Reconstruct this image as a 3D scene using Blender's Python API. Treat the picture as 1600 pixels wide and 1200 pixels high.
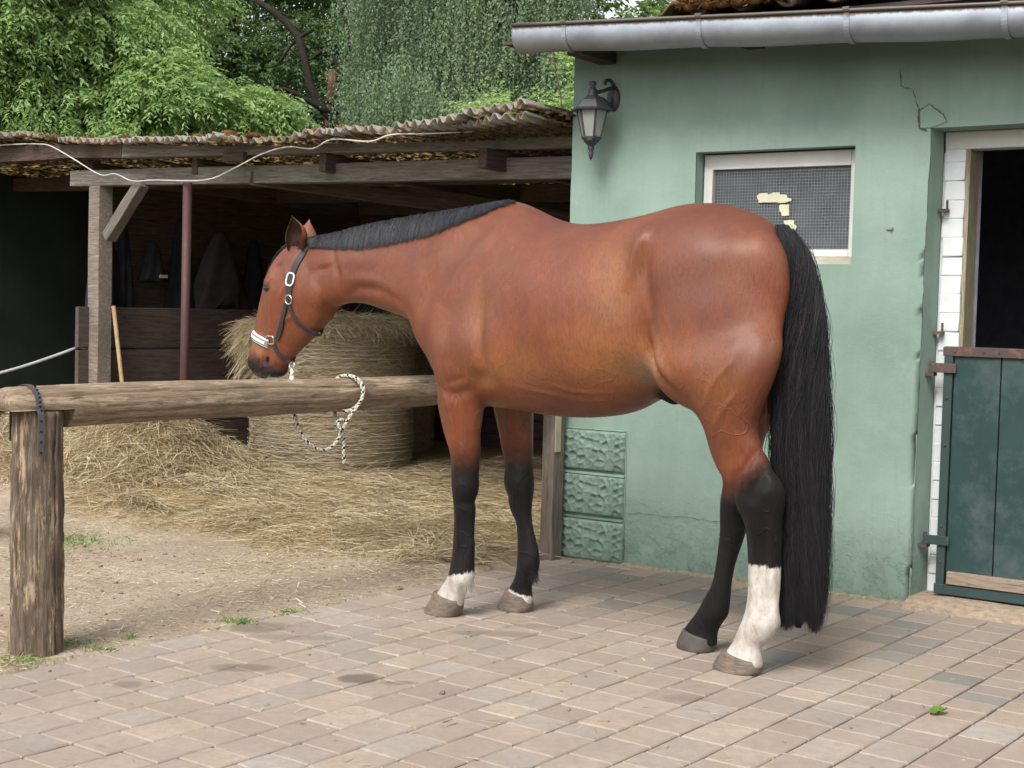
import bpy, bmesh, math, random
import numpy as np
from mathutils import Vector, Matrix
from math import radians, sin, cos, pi

for o in list(bpy.data.objects): bpy.data.objects.remove(o)
SC = bpy.context.scene
COL = SC.collection
random.seed(7); RNG = np.random.default_rng(7)

# ------------------------------------------------------------------ camera
cam_d = bpy.data.cameras.new('camera'); cam = bpy.data.objects.new('camera', cam_d); COL.objects.link(cam)
cam_d.sensor_fit = 'HORIZONTAL'; cam_d.sensor_width = 36.0
cam_d.lens = 36.0 * 2250.0 / 1600.0
cam_d.clip_start = 0.05; cam_d.clip_end = 600
_p = math.atan(119 / 2250.0); _r = math.atan(0.0248)
_f = Vector((0, cos(_p), -sin(_p))); _x = Vector((1, 0, 0)); _u = _x.cross(_f)
_x2 = _x * cos(_r) + _u * sin(_r); _u2 = _u * cos(_r) - _x * sin(_r)
cam.matrix_world = Matrix(((_x2.x, _u2.x, -_f.x, 0), (_x2.y, _u2.y, -_f.y, 0), (_x2.z, _u2.z, -_f.z, 1.28), (0, 0, 0, 1)))
SC.camera = cam

# ------------------------------------------------------------------ light: bright overcast day
SUN_EL, SUN_AZ = radians(48), radians(206)          # sun high behind the photographer, to the left
w = bpy.data.worlds.new('World'); SC.world = w; w.use_nodes = True
nt = w.node_tree; nt.nodes.clear()
sky = nt.nodes.new('ShaderNodeTexSky'); sky.sky_type = 'NISHITA'; sky.sun_disc = False
sky.sun_elevation = SUN_EL; sky.sun_rotation = SUN_AZ; sky.air_density = 1.0; sky.dust_density = 3.0; sky.ozone_density = 1.0
hs = nt.nodes.new('ShaderNodeHueSaturation'); hs.inputs['Saturation'].default_value = 0.22; hs.inputs['Value'].default_value = 1.0
bg = nt.nodes.new('ShaderNodeBackground'); bg.inputs['Strength'].default_value = 0.115
wo = nt.nodes.new('ShaderNodeOutputWorld')
nt.links.new(sky.outputs[0], hs.inputs['Color']); nt.links.new(hs.outputs[0], bg.inputs[0]); nt.links.new(bg.outputs[0], wo.inputs[0])
sd = bpy.data.lights.new('sun', 'SUN'); sd.energy = 1.5; sd.angle = radians(22); sd.color = (1.0, 0.95, 0.88)
sun = bpy.data.objects.new('sun', sd); COL.objects.link(sun)
_d = Vector((sin(SUN_AZ) * cos(SUN_EL), cos(SUN_AZ) * cos(SUN_EL), sin(SUN_EL)))
sun.rotation_euler = (-_d).to_track_quat('-Z', 'Y').to_euler(); sun.location = (-3, -4, 9)
SC.render.engine = 'CYCLES'
SC.view_settings.view_transform = 'Standard'; SC.view_settings.look = 'None'
SC.view_settings.gamma = 1; SC.view_settings.use_curve_mapping = False
SC.view_settings.exposure = 1.08

# ------------------------------------------------------------------ helpers
def link(o, parent=None):
    COL.objects.link(o)
    if parent is not None: o.parent = parent
    return o
def tag(o, label=None, cat=None, group=None, kind=None):
    if label: o['label'] = label
    if cat: o['category'] = cat
    if group: o['group'] = group
    if kind: o['kind'] = kind
    return o
def empty(name, loc=(0, 0, 0), rz=0.0):
    o = bpy.data.objects.new(name, None); o.empty_display_size = 0.1
    o.location = loc; o.rotation_euler = (0, 0, rz); COL.objects.link(o); return o
def mesh_np(name, V, F, mat=None, smooth=False, parent=None):
    """V (n,3) array; F list of faces or (m,k) int array"""
    me = bpy.data.meshes.new(name)
    V = np.asarray(V, dtype=np.float32)
    if isinstance(F, np.ndarray):
        k = F.shape[1]; m = F.shape[0]
        me.vertices.add(len(V)); me.vertices.foreach_set('co', V.ravel())
        me.loops.add(m * k); me.loops.foreach_set('vertex_index', F.astype(np.int32).ravel())
        me.polygons.add(m); me.polygons.foreach_set('loop_start', np.arange(0, m * k, k, dtype=np.int32))
        me.polygons.foreach_set('loop_total', np.full(m, k, dtype=np.int32))
        me.update(calc_edges=True); me.validate()
    else:
        me.from_pydata([tuple(map(float, v)) for v in V], [], F); me.update()
    if mat is not None: me.materials.append(mat)
    if smooth: me.polygons.foreach_set('use_smooth', [True] * len(me.polygons))
    o = bpy.data.objects.new(name, me); link(o, parent); return o
class MB:
    """collects simple shapes into one mesh"""
    def __init__(s): s.v = []; s.f = []
    def add(s, V, F):
        b = len(s.v); s.v += [tuple(map(float, v)) for v in V]; s.f += [tuple(i + b for i in f) for f in F]
    def box(s, c, size, R=None, jit=0.0):
        hx, hy, hz = size[0] / 2, size[1] / 2, size[2] / 2
        P = [Vector((x * hx, y * hy, z * hz)) for x in (-1, 1) for y in (-1, 1) for z in (-1, 1)]
        if jit: P = [p + Vector([random.uniform(-jit, jit) for _ in range(3)]) for p in P]
        if R is not None: P = [R @ p for p in P]
        P = [p + Vector(c) for p in P]
        s.add(P, [(0, 1, 3, 2), (4, 6, 7, 5), (0, 4, 5, 1), (2, 3, 7, 6), (0, 2, 6, 4), (1, 5, 7, 3)])
    def tube(s, pts, r, n=8, cap=True, flat=1.0, up=None):
        pts = [Vector(p) for p in pts]; rr = r if isinstance(r, (list, tuple)) else [r] * len(pts)
        V = []; F = []
        prev = None
        for i, p in enumerate(pts):
            d = (pts[min(i + 1, len(pts) - 1)] - pts[max(i - 1, 0)]).normalized()
            if prev is None:
                a = Vector(up) if up else (Vector((0, 0, 1)) if abs(d.z) < .9 else Vector((1, 0, 0)))
                x = d.cross(a).normalized()
            else:
                x = (prev - d * prev.dot(d)).normalized()
            prev = x; y = d.cross(x)
            for k in range(n):
                t = 2 * pi * k / n
                V.append(p + x * cos(t) * rr[i] + y * sin(t) * rr[i] * flat)
        for i in range(len(pts) - 1):
            for k in range(n):
                a = i * n + k; b = i * n + (k + 1) % n
                F.append((a, b, b + n, a + n))
        if cap:
            F.append(tuple(range(n - 1, -1, -1))); F.append(tuple(range((len(pts) - 1) * n, len(pts) * n)))
        s.add(V, F)
    def build(s, name, mat, parent=None, smooth=False, bevel=0.0):
        o = mesh_np(name, np.array(s.v), s.f, mat, smooth, parent)
        if bevel:
            m = o.modifiers.new('bevel', 'BEVEL'); m.width = bevel; m.segments = 2; m.limit_method = 'ANGLE'
        return o
# material helper: small node DSL
class NM:
    def __init__(s, name, rough=0.8, spec=0.3, metal=0.0):
        s.m = bpy.data.materials.new(name); s.m.use_nodes = True; s.nt = s.m.node_tree; s.nt.nodes.clear()
        s.out = s.n('ShaderNodeOutputMaterial'); s.b = s.n('ShaderNodeBsdfPrincipled')
        s.b.inputs['Roughness'].default_value = rough; s.b.inputs['Specular IOR Level'].default_value = spec
        s.b.inputs['Metallic'].default_value = metal
        s.l(s.b.outputs[0], s.out.inputs[0])
    def n(s, t, **kw):
        x = s.nt.nodes.new(t)
        for k, v in kw.items(): setattr(x, k, v)
        return x
    def l(s, a, b): s.nt.links.new(a, b)
    def put(s, sock, v):
        if hasattr(v, 'is_output') or isinstance(v, bpy.types.NodeSocket): s.l(v, sock)
        else:
            try: sock.default_value = v
            except Exception: sock.default_value = (v[0], v[1], v[2], 1) if hasattr(v, '__len__') else v
    def coord(s, kind='Object', scale=(1, 1, 1), loc=(0, 0, 0), rot=(0, 0, 0)):
        if kind == 'World': c = s.n('ShaderNodeNewGeometry').outputs['Position']
        else: c = s.n('ShaderNodeTexCoord').outputs[kind]
        mp = s.n('ShaderNodeMapping'); s.l(c, mp.inputs[0]); mp.inputs['Scale'].default_value = scale
        mp.inputs['Location'].default_value = loc; mp.inputs['Rotation'].default_value = rot
        return mp.outputs[0]
    def noise(s, co, scale, detail=5, rough=0.6, dist=0.0, color=False):
        x = s.n('ShaderNodeTexNoise'); s.l(co, x.inputs['Vector']); x.inputs['Scale'].default_value = scale
        x.inputs['Detail'].default_value = detail; x.inputs['Roughness'].default_value = rough; x.inputs['Distortion'].default_value = dist
        return x.outputs['Color' if color else 'Fac']
    def vor(s, co, scale, feature='F1', rnd=1.0):
        x = s.n('ShaderNodeTexVoronoi', feature=feature); s.l(co, x.inputs['Vector']); x.inputs['Scale'].default_value = scale
        x.inputs['Randomness'].default_value = rnd
        return x.outputs['Distance']
    def ramp(s, fac, stops, interp='LINEAR'):
        x = s.n('ShaderNodeValToRGB'); x.color_ramp.interpolation = interp
        s.l(fac, x.inputs[0]); e = x.color_ramp.elements
        while len(e) < len(stops): e.new(0.5)
        for i, (p, c) in enumerate(stops):
            e[i].position = p
            if not hasattr(c, '__len__'): c = (c, c, c)
            e[i].color = (*c, 1)
        return x.outputs[0]
    def mix(s, fac, a, b, mode='MIX'):
        x = s.n('ShaderNodeMix', data_type='RGBA', blend_type=mode)
        s.put(x.inputs[0], fac); s.put(x.inputs[6], a); s.put(x.inputs[7], b)
        return x.outputs[2]
    def math(s, op, a, b=0.0, c=None):
        x = s.n('ShaderNodeMath', operation=op); s.put(x.inputs[0], a); s.put(x.inputs[1], b)
        if c is not None: s.put(x.inputs[2], c)
        return x.outputs[0]
    def attr(s, name, out='Fac', typ='GEOMETRY'):
        x = s.n('ShaderNodeAttribute', attribute_name=name, attribute_type=typ); return x.outputs[out]
    def col(s, v): s.put(s.b.inputs['Base Color'], v); return s
    def rough(s, v): s.put(s.b.inputs['Roughness'], v); return s
    def bump(s, h, dist=0.01, strength=1.0, prev=None):
        x = s.n('ShaderNodeBump'); s.put(x.inputs['Height'], h); x.inputs['Distance'].default_value = dist
        x.inputs['Strength'].default_value = strength
        if prev is not None: s.l(prev, x.inputs['Normal'])
        s.l(x.outputs[0], s.b.inputs['Normal']); return x.outputs[0]
def flat_mat(name, c, rough=0.7, spec=0.3, metal=0.0, var=0.25, scale=12, bump=0.0):
    m = NM(name, rough, spec, metal)
    f = m.noise(m.coord(), scale, 6)
    m.col(m.ramp(f, [(0.25, [x * (1 - var) for x in c]), (0.75, [min(1, x * (1 + var)) for x in c])]))
    if bump: m.bump(f, bump)
    return m.m
def loft(rings, cap=True):
    """rings: list of (n,3) arrays -> verts, faces"""
    n = len(rings[0]); V = np.concatenate(rings); F = []
    for i in range(len(rings) - 1):
        for k in range(n):
            a = i * n + k; b = i * n + (k + 1) % n
            F.append((a, b, b + n, a + n))
    if cap:
        F.append(tuple(range(n - 1, -1, -1))); F.append(tuple(range((len(rings) - 1) * n, len(rings) * n)))
    return V, F
def resample(rows, m):
    """catmull-rom densify a table"""
    R = np.array(rows, float); out = []
    for i in range(len(R) - 1):
        p0 = R[max(i - 1, 0)]; p1 = R[i]; p2 = R[i + 1]; p3 = R[min(i + 2, len(R) - 1)]
        for j in range(m):
            t = j / m
            out.append(0.5 * ((2 * p1) + (-p0 + p2) * t + (2 * p0 - 5 * p1 + 4 * p2 - p3) * t * t + (-p0 + 3 * p1 - 3 * p2 + p3) * t ** 3))
    out.append(R[-1]); return np.array(out)
def ellipsoid(c, r, rot=0.0, n=20, yaw=0.0):
    """rot: rotation in the s-z plane"""
    rings = []
    for i in range(1, n):
        ph = pi * i / n
        th = np.linspace(0, 2 * pi, 2 * n, endpoint=False)
        P = np.stack([sin(ph) * np.cos(th) * r[0], sin(ph) * np.sin(th) * r[1], np.full(2 * n, cos(ph) * r[2])], 1)
        rings.append(P)
    V, F = loft(rings)
    cy, sy = cos(yaw), sin(yaw)
    V = np.stack([V[:, 0] * cy - V[:, 1] * sy, V[:, 0] * sy + V[:, 1] * cy, V[:, 2]], 1)
    cr, sr = cos(rot), sin(rot)
    V = np.stack([V[:, 0] * cr - V[:, 2] * sr, V[:, 1], V[:, 0] * sr + V[:, 2] * cr], 1)
    return V + np.array(c), F

# ================================================================== noise on numpy (for relief)
def vnoise(X, Y, f, seed=0):
    x = np.asarray(X) * f; y = np.asarray(Y) * f
    xi = np.floor(x).astype(np.int64); yi = np.floor(y).astype(np.int64); xf = x - xi; yf = y - yi
    def h(a, b):
        n = (a * 374761393 + b * 668265263 + seed * 974711) & 0x7fffffff
        n = ((n ^ (n >> 13)) * 1274126177) & 0x7fffffff
        return ((n ^ (n >> 16)) & 0xffff) / 65535.0
    u = xf * xf * (3 - 2 * xf); v = yf * yf * (3 - 2 * yf)
    return (h(xi, yi) * (1 - u) + h(xi + 1, yi) * u) * (1 - v) + (h(xi, yi + 1) * (1 - u) + h(xi + 1, yi + 1) * u) * v
def fbm(X, Y, f, o=4, seed=0):
    r = 0; a = .5
    for i in range(o): r = r + a * (vnoise(X, Y, f * 2 ** i, seed + i) - .5) * 2; a *= .5
    return r
def grid_mesh(name, x0, x1, y0, y1, st, zf, mat, parent=None):
    nx = int((x1 - x0) / st) + 1; ny = int((y1 - y0) / st) + 1
    X, Y = np.meshgrid(np.linspace(x0, x1, nx), np.linspace(y0, y1, ny))
    V = np.stack([X, Y, zf(X, Y)], -1).reshape(-1, 3)
    i = np.arange((ny - 1) * (nx - 1)); r = i // (nx - 1); c = i % (nx - 1); a = r * nx + c
    return mesh_np(name, V, np.stack([a, a + 1, a + nx + 1, a + nx], 1), mat, True, parent)
# paving grid directions: courses run along CU, rows are counted along NU
CU = np.array([.6, .8]); NU = np.array([.8, -.6]); EDGE = -4.235
WALL_P = np.array([.277, 7.395]); WALL_D = np.array([.829, -.559]); WALL_N = np.array([-.559, -.829])
def hay_amount(X, Y):
    """0..1 how thick the loose hay lies (world xy)"""
    n = X * NU[0] + Y * NU[1]
    # distance behind the front edge of the hay spill
    xs = [-6, -3.0, -2.75, -2.4, -2.0, -1.75, -1.45, -1.05, -.70, -.42, -.1, .25, 3]
    ys = [10, 9.2, 8.6, 7.9, 7.75, 7.65, 7.45, 7.15, 7.05, 6.95, 7.0, 7.2, 8]
    f = np.interp(X, xs, ys) + fbm(X, Y, 1.6, 3, 5) * .28
    return np.clip((Y - f) / .55, 0, 1)
def hay_h(X, Y):
    h = .035 * hay_amount(X, Y) * (1 + .9 * fbm(X, Y, 3.2, 4, 9))
    g = lambda cx, cy, rx, ry, a: a * np.exp(-((X - cx) / rx) ** 2 - ((Y - cy) / ry) ** 2)
    m = g(-2.35, 9.8, .45, .5, .38) + g(-2.6, 10.3, .5, .6, .22) + g(-3.0, 10.9, .6, .6, .34) + g(-2.75, 9.5, .5, .5, .12) + g(-2.17, 8.25, .17, .13, .10) + g(-1.95, 9.2, .35, .3, .06) + g(-3.5, 10.3, .5, .6, .3) + g(-.2, 8.0, .5, .3, .05) 
    return h + m * (1 + .45 * fbm(X, Y, 2.6, 4, 3)) * (Y > 7.3)
# ------------------------------------------------------------------ ground
def ground_z(X, Y):
    n = X * NU[0] + Y * NU[1]
    z = .006 + .014 * fbm(X, Y, 1.1, 3, 1) + .006 * fbm(X, Y, 9, 4, 2)
    z = z * np.clip((EDGE - .01 - n) / .12, 0, 1) - .002
    z = z + hay_h(X, Y)
    z = np.where(n > EDGE - .012, -.05, z)
    return np.where(((X - WALL_P[0]) * WALL_N[0] + (Y - WALL_P[1]) * WALL_N[1] < -.03) & ((X - WALL_P[0]) * WALL_D[0] + (Y - WALL_P[1]) * WALL_D[1] > -.03), np.minimum(z, -.05 + (n < EDGE) * .06), z)
m = NM('yard_soil', rough=.95, spec=.15)
co = m.coord('World'); n1 = m.noise(co, 1.7, 6, .65); n2 = m.noise(co, 38, 5, .7); n3 = m.noise(co, 9, 5, .65)
c = m.ramp(n1, [(.32, (.30, .235, .175)), (.5, (.40, .325, .25)), (.68, (.47, .40, .315))])
c = m.mix(m.ramp(n2, [(.35, .55), (.65, 0.0)]), c, (.23, .17, .12, 1))
c = m.mix(m.ramp(n3, [(.55, 0.0), (.75, .5)]), c, (.46, .39, .27, 1))
c = m.mix(m.attr('hay'), c, m.ramp(n2, [(.3, (.20, .14, .065)), (.7, (.36, .27, .13))]))
m.col(c); m.bump(m.math('ADD', n2, m.math('MULTIPLY', n3, 2.0)), .012, .9)
M_soil = m.m
go = grid_mesh('ground', -6.4, 3.2, 3.0, 14.5, .04, ground_z, M_soil)
me = go.data; V = np.empty(len(me.vertices) * 3, np.float32); me.vertices.foreach_get('co', V); V = V.reshape(-1, 3)
at = me.attributes.new('hay', 'FLOAT', 'POINT'); at.data.foreach_set('value', (np.clip(hay_amount(V[:, 0], V[:, 1]) * 1.2, 0, 1)).astype(np.float32))
tag(go, kind='structure')
m = NM('far_ground', rough=.95, spec=.1)
n1 = m.noise(m.coord('World'), .6, 6)
m.col(m.ramp(n1, [(.4, (.05, .075, .025)), (.6, (.12, .10, .06))])); M_far = m.m
fg = mesh_np('terrain', [(-150, -60, -.09), (150, -60, -.09), (150, 250, -.09), (-150, 250, -.09)], [(0, 1, 2, 3)], M_far)
tag(fg, kind='structure')
# ------------------------------------------------------------------ paving
def paver_material(name, objcol):
    m = NM(name, rough=.86, spec=.25)
    if objcol:
        oi = m.n('ShaderNodeObjectInfo'); c = oi.outputs['Color']
    else: c = m.attr('pcol', 'Color')
    co = m.coord('World')
    fine = m.noise(co, 260, 3, .8); mid = m.noise(co, 26, 6, .7); lo = m.noise(co, 2.1, 5, .6)
    c = m.mix(m.ramp(fine, [(.3, .30), (.5, 0.0)]), c, (.11, .09, .075, 1))
    c = m.mix(m.ramp(fine, [(.62, 0.0), (.80, .35)]), c, (.62, .56, .50, 1))
    c = m.mix(m.ramp(mid, [(.35, .35), (.6, 0)]), c, (.20, .15, .115, 1))
    c = m.mix(m.ramp(lo, [(.40, .40), (.62, 0)]), c, (.25, .20, .16, 1))
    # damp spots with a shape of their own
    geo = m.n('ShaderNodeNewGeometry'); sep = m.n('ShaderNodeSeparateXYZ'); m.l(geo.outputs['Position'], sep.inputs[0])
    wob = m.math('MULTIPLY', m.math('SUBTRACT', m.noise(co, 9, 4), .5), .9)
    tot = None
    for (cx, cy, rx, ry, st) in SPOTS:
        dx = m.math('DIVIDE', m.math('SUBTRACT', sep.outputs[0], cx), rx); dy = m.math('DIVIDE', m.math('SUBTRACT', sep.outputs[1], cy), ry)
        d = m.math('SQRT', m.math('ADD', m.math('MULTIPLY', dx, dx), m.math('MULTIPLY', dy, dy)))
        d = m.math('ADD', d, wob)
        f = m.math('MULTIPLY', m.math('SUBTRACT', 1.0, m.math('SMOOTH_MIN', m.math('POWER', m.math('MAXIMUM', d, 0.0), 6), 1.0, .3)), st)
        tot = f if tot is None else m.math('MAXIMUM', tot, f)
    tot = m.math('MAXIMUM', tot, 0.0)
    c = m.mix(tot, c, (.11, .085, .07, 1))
    # dark sand worn into the arrises
    m.col(c)
    b = m.bump(m.math('ADD', fine, m.math('MULTIPLY', mid, 1.2)), .0022, .8)
    return m.m
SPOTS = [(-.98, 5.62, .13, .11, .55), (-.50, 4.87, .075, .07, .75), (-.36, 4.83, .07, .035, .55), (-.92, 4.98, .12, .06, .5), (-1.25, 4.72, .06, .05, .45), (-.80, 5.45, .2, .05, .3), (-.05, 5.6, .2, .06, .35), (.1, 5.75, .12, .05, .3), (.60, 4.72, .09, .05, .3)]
M_pav_o = paver_material('paver', True); M_pav_s = paver_material('paver_far', False)
m = NM('joint_sand', rough=.95, spec=.1); n2 = m.noise(m.coord('World'), 150, 4)
m.col(m.ramp(n2, [(.3, (.055, .042, .032)), (.7, (.13, .10, .075))])); M_sand = m.m
# the bed under the stones (one sheet), with a concrete edging restraint
def from_cn(c, n): return np.array([CU[0] * c + NU[0] * n, CU[1] * c + NU[1] * n])
def c_wall(n):   # c at which a course meets the wall
    p = from_cn(0, n); return ((WALL_P - p) @ WALL_N) / (CU @ WALL_N)
N1 = EDGE + 28 * .16
bed = [from_cn(1.0, EDGE), from_cn(1.0, N1), from_cn(c_wall(N1) + .3, N1), from_cn(c_wall(EDGE) + .08, EDGE)]
pav = mesh_np('paving', [(p[0], p[1], -.015) for p in bed] + [(p[0], p[1], -.08) for p in bed], [(0, 1, 2, 3), (4, 7, 6, 5), (0, 4, 5, 1), (1, 5, 6, 2), (2, 6, 7, 3), (3, 7, 4, 0)], M_sand)
tag(pav, kind='structure')
_PAL = [((.40, .315, .235), 5), ((.335, .29, .25), 5), ((.36, .275, .225), 5), ((.30, .285, .265), 4), ((.235, .240, .240), 1.3), ((.43, .35, .27), 3), ((.31, .235, .20), 3)]
PALETTE = [(tuple(.38 * np.array(c_) + .62 * np.array((.33, .275, .23))), w_) for c_, w_ in _PAL]
pw_ = np.array([p[1] for p in PALETTE]); pw_ = pw_ / pw_.sum()
def stone_geo(L, W, seed, tilt=0.0):
    r = random.Random(seed); hl, hw = L / 2 - .0034, W / 2 - .0040; b = .004
    J = lambda a: a + r.uniform(-.0012, .0012)
    base = [(-hl, -hw), (hl, -hw), (hl, hw), (-hl, hw)]
    mids = [(0, -hw), (hl, 0), (0, hw), (-hl, 0)]
    ring = []
    for a, q in zip(base, mids): ring += [a, q]
    ring = [(J(x), J(y)) for x, y in ring]
    V = [(x, y, -.06) for x, y in ring] + [(x, y, -.0045) for x, y in ring]
    V += [(x * (1 - b / hl), y * (1 - b / hw), r.uniform(-.0006, .0004)) for x, y in ring]
    F = []
    for k in range(8):
        k2 = (k + 1) % 8
        F += [(k, k2, k2 + 8, k + 8), (k + 8, k2 + 8, k2 + 16, k + 16)]
    F += [tuple(range(16, 24))]
    return V, F
LENS = (.125, .165, .21)
STONES = {(L, v): None for L in LENS for v in range(5)}
stones = []
for k in range(28):
    n0 = EDGE + .16 * k; nc = n0 + .08
    cend = min(c_wall(n0), c_wall(n0 + .16)) + .015
    c = cend; prev = None; rr = random.Random(100 + k)
    first = rr.uniform(.06, .21)
    while c > 1.2:
        L = first if prev is None else rr.choices(LENS, (2, 4, 4))[0]
        trimmed = prev is None
        prev = L; cc = c - L / 2; c -= L
        p = from_cn(cc, nc)
        stones.append((p[0], p[1], L, trimmed, rr.randrange(5), rr.choices(range(len(PALETTE)), pw_)[0], rr.random(), rr.uniform(-.0014, .0010)))
def seen(s):
    x, y = s[0], s[1]; dx = x / y
    return -.39 < dx < .39 and y > 3.65
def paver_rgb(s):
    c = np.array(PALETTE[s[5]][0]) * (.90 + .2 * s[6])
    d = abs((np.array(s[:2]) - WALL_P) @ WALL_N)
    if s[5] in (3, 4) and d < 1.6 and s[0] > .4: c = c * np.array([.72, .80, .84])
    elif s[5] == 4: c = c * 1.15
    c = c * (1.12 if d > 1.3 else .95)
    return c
vis = sorted([s for s in stones if seen(s)], key=lambda s: s[0] ** 2 + s[1] ** 2)
near = vis[:300]; nearset = set(id(s) for s in near)
ang = math.atan2(CU[1], CU[0])
for s in near:
    if s[3]: Vs, Fs = stone_geo(s[2], .16, int(s[6] * 1e6)); me = None
    else:
        key = (s[2], s[4]); me = STONES.get(key); Vs, Fs = stone_geo(s[2], .16, s[4] * 17 + int(s[2] * 1000))
    if me is None:
        me = bpy.data.meshes.new('paving_stone'); me.from_pydata(Vs, [], Fs); me.materials.append(M_pav_o); me.update()
        if not s[3]: STONES[key] = me
    o = bpy.data.objects.new('paving_stone', me); COL.objects.link(o); o.parent = pav
    o.location = (s[0], s[1], s[7]); o.rotation_euler = (random.gauss(0, .0035), random.gauss(0, .0035), ang + random.gauss(0, .008) + (pi if random.random() < .5 else 0))
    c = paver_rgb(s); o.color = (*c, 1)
AV, AF, AC = [], [], []
for s in stones:
    if id(s) in nearset: continue
    Vs, Fs = stone_geo(s[2], .16, s[4] * 17 + 3); R = Matrix.Rotation(ang + random.gauss(0, .006), 3, 'Z'); b = len(AV)
    AV += [tuple(R @ Vector(v) + Vector((s[0], s[1], s[7]))) for v in Vs]; AF += [tuple(i + b for i in f) for f in Fs]
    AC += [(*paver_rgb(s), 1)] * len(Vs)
fo = mesh_np('paving_stones', AV, AF, M_pav_s, False, pav); fo['kind'] = 'stuff'
at = fo.data.attributes.new('pcol', 'FLOAT_COLOR', 'POINT'); at.data.foreach_set('color', np.array(AC, np.float32).ravel())

# ================================================================== the stable building
BRZ = math.atan2(-.559, .829)
def render_mat(name, base, dark, light, flake=True):
    m = NM(name, rough=.72, spec=.3)
    co = m.coord('Object'); lo = m.noise(co, 1.3, 5, .6); mid = m.noise(co, 14, 6, .7); fine = m.noise(co, 120, 4, .7)
    st = m.noise(m.coord('Object', (7, 7, .5)), 3, 5, .7)
    c = m.ramp(lo, [(.36, dark), (.5, base), (.62, light)])
    c = m.mix(m.ramp(st, [(.52, 0.0), (.72, .22)]), c, (.14, .21, .17, 1))
    c = m.mix(m.ramp(mid, [(.62, 0.0), (.75, .35)]), c, (.20, .30, .25, 1))
    sep = m.n('ShaderNodeSeparateXYZ'); m.l(m.coord('Object'), sep.inputs[0])
    low = m.math('SUBTRACT', 1.0, m.math('DIVIDE', sep.outputs[2], .42)); low = m.math('MAXIMUM', low, 0.0)
    grime = m.math('MULTIPLY', m.math('POWER', low, 1.6), m.ramp(m.noise(co, 5, 6, .75), [(.35, .15), (.65, .9)]))
    c = m.mix(grime, c, (.115, .165, .130, 1))
    spl = m.math('MULTIPLY', m.ramp(m.noise(co, 60, 3, .8), [(.60, 0), (.66, .7)]), m.math('MINIMUM', m.math('MULTIPLY', low, 1.6), 1.0))
    c = m.mix(spl, c, (.25, .21, .16, 1))
    c = m.mix(m.ramp(m.noise(co, 3.3, 7, .8), [(.58, 0), (.66, .25)]), c, (.30, .37, .32, 1))
    if flake:
        fl = m.math('MULTIPLY', m.ramp(m.noise(co, 17, 6, .8), [(.70, 0), (.715, 1)]), m.math('MINIMUM', m.math('MULTIPLY', low, 2.5), 1.0))
        c = m.mix(fl, c, (.52, .50, .42, 1))
    m.col(c)
    bh = m.math('ADD', m.math('MULTIPLY', mid, 1.0), m.math('MULTIPLY', fine, .3))
    bh = m.math('ADD', bh, m.math('MULTIPLY', m.math('MULTIPLY', m.ramp(m.noise(co, 11, 6, .8), [(.5, 0), (.56, 1)]), low), 1.8))
    m.bump(bh, .005, .55)
    return m.m
M_wall = render_mat('green_render', (.206, .288, .246), (.172, .246, .209), (.240, .328, .283))
M_block = render_mat('green_block', (.205, .30, .25), (.175, .27, .222), (.235, .34, .285), False)
def wood_mat(name, a, b, c3, scale=(1.2, 14, 14), rough=.85, bumpd=.004):
    m = NM(name, rough=rough, spec=.2); co = m.coord('Object', scale)
    g = m.noise(co, 6, 7, .7, .6); h = m.noise(m.coord('Object'), 2.2, 4)
    c = m.ramp(g, [(.28, a), (.5, b), (.74, c3)])
    c = m.mix(m.ramp(h, [(.35, .45), (.65, 0)]), c, [x * .5 for x in b] + [1])
    m.col(c); m.bump(g, bumpd, 1.0); return m.m
def paint_mat(name, c, worn, amt=.6, rough=.55, scale=9, bumpd=.0015, soft=.05):
    m = NM(name, rough=rough, spec=.4); co = m.coord('Object')
    f = m.noise(co, scale, 7, .75); v = m.noise(co, 2.5, 4)
    base = m.ramp(v, [(.3, [x * .82 for x in c]), (.7, [min(1, x * 1.12) for x in c])])
    m.col(m.mix(m.ramp(f, [(amt, 0), (min(.99, amt + soft), 1)]), base, (*worn, 1)))
    m.rough(m.ramp(f, [(.4, rough), (.7, min(1, rough + .25))])); m.bump(f, bumpd, .8); return m.m
M_white = paint_mat('white_paint', (.60, .60, .57), (.36, .30, .22), .66)
M_whitebrick = paint_mat('limewashed_brick', (.58, .60, .61), (.42, .33, .24), .68, .8, 12, .004)
M_door = paint_mat('dark_green_paint', (.018, .047, .046), (.10, .13, .125), .48, .5, 4, .0015, .45)
M_iron = paint_mat('rusty_iron', (.075, .055, .05), (.16, .08, .05), .55, .7, 20)
M_irong = paint_mat('green_iron', (.026, .050, .048), (.12, .08, .06), .6, .6, 16)
M_rawwood = wood_mat('weathered_board', (.10, .075, .055), (.30, .235, .18), (.42, .35, .29))
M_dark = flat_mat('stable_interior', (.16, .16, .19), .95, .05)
M_sill = flat_mat('cement', (.30, .235, .175), .95, .1, 0, .35, 30, .01)
M_black = flat_mat('crack_shadow', (.085, .10, .085), .95, .0)
def bloc(u, d, z): return (u, -d, z)      # local coords: x along wall, -y out of the wall
house = empty('stable', (WALL_P[0], WALL_P[1], 0), BRZ)
tag(house, 'green rendered stable building with barred window, half door and zinc gutter', 'stable building')
TOP = 2.66
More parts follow.
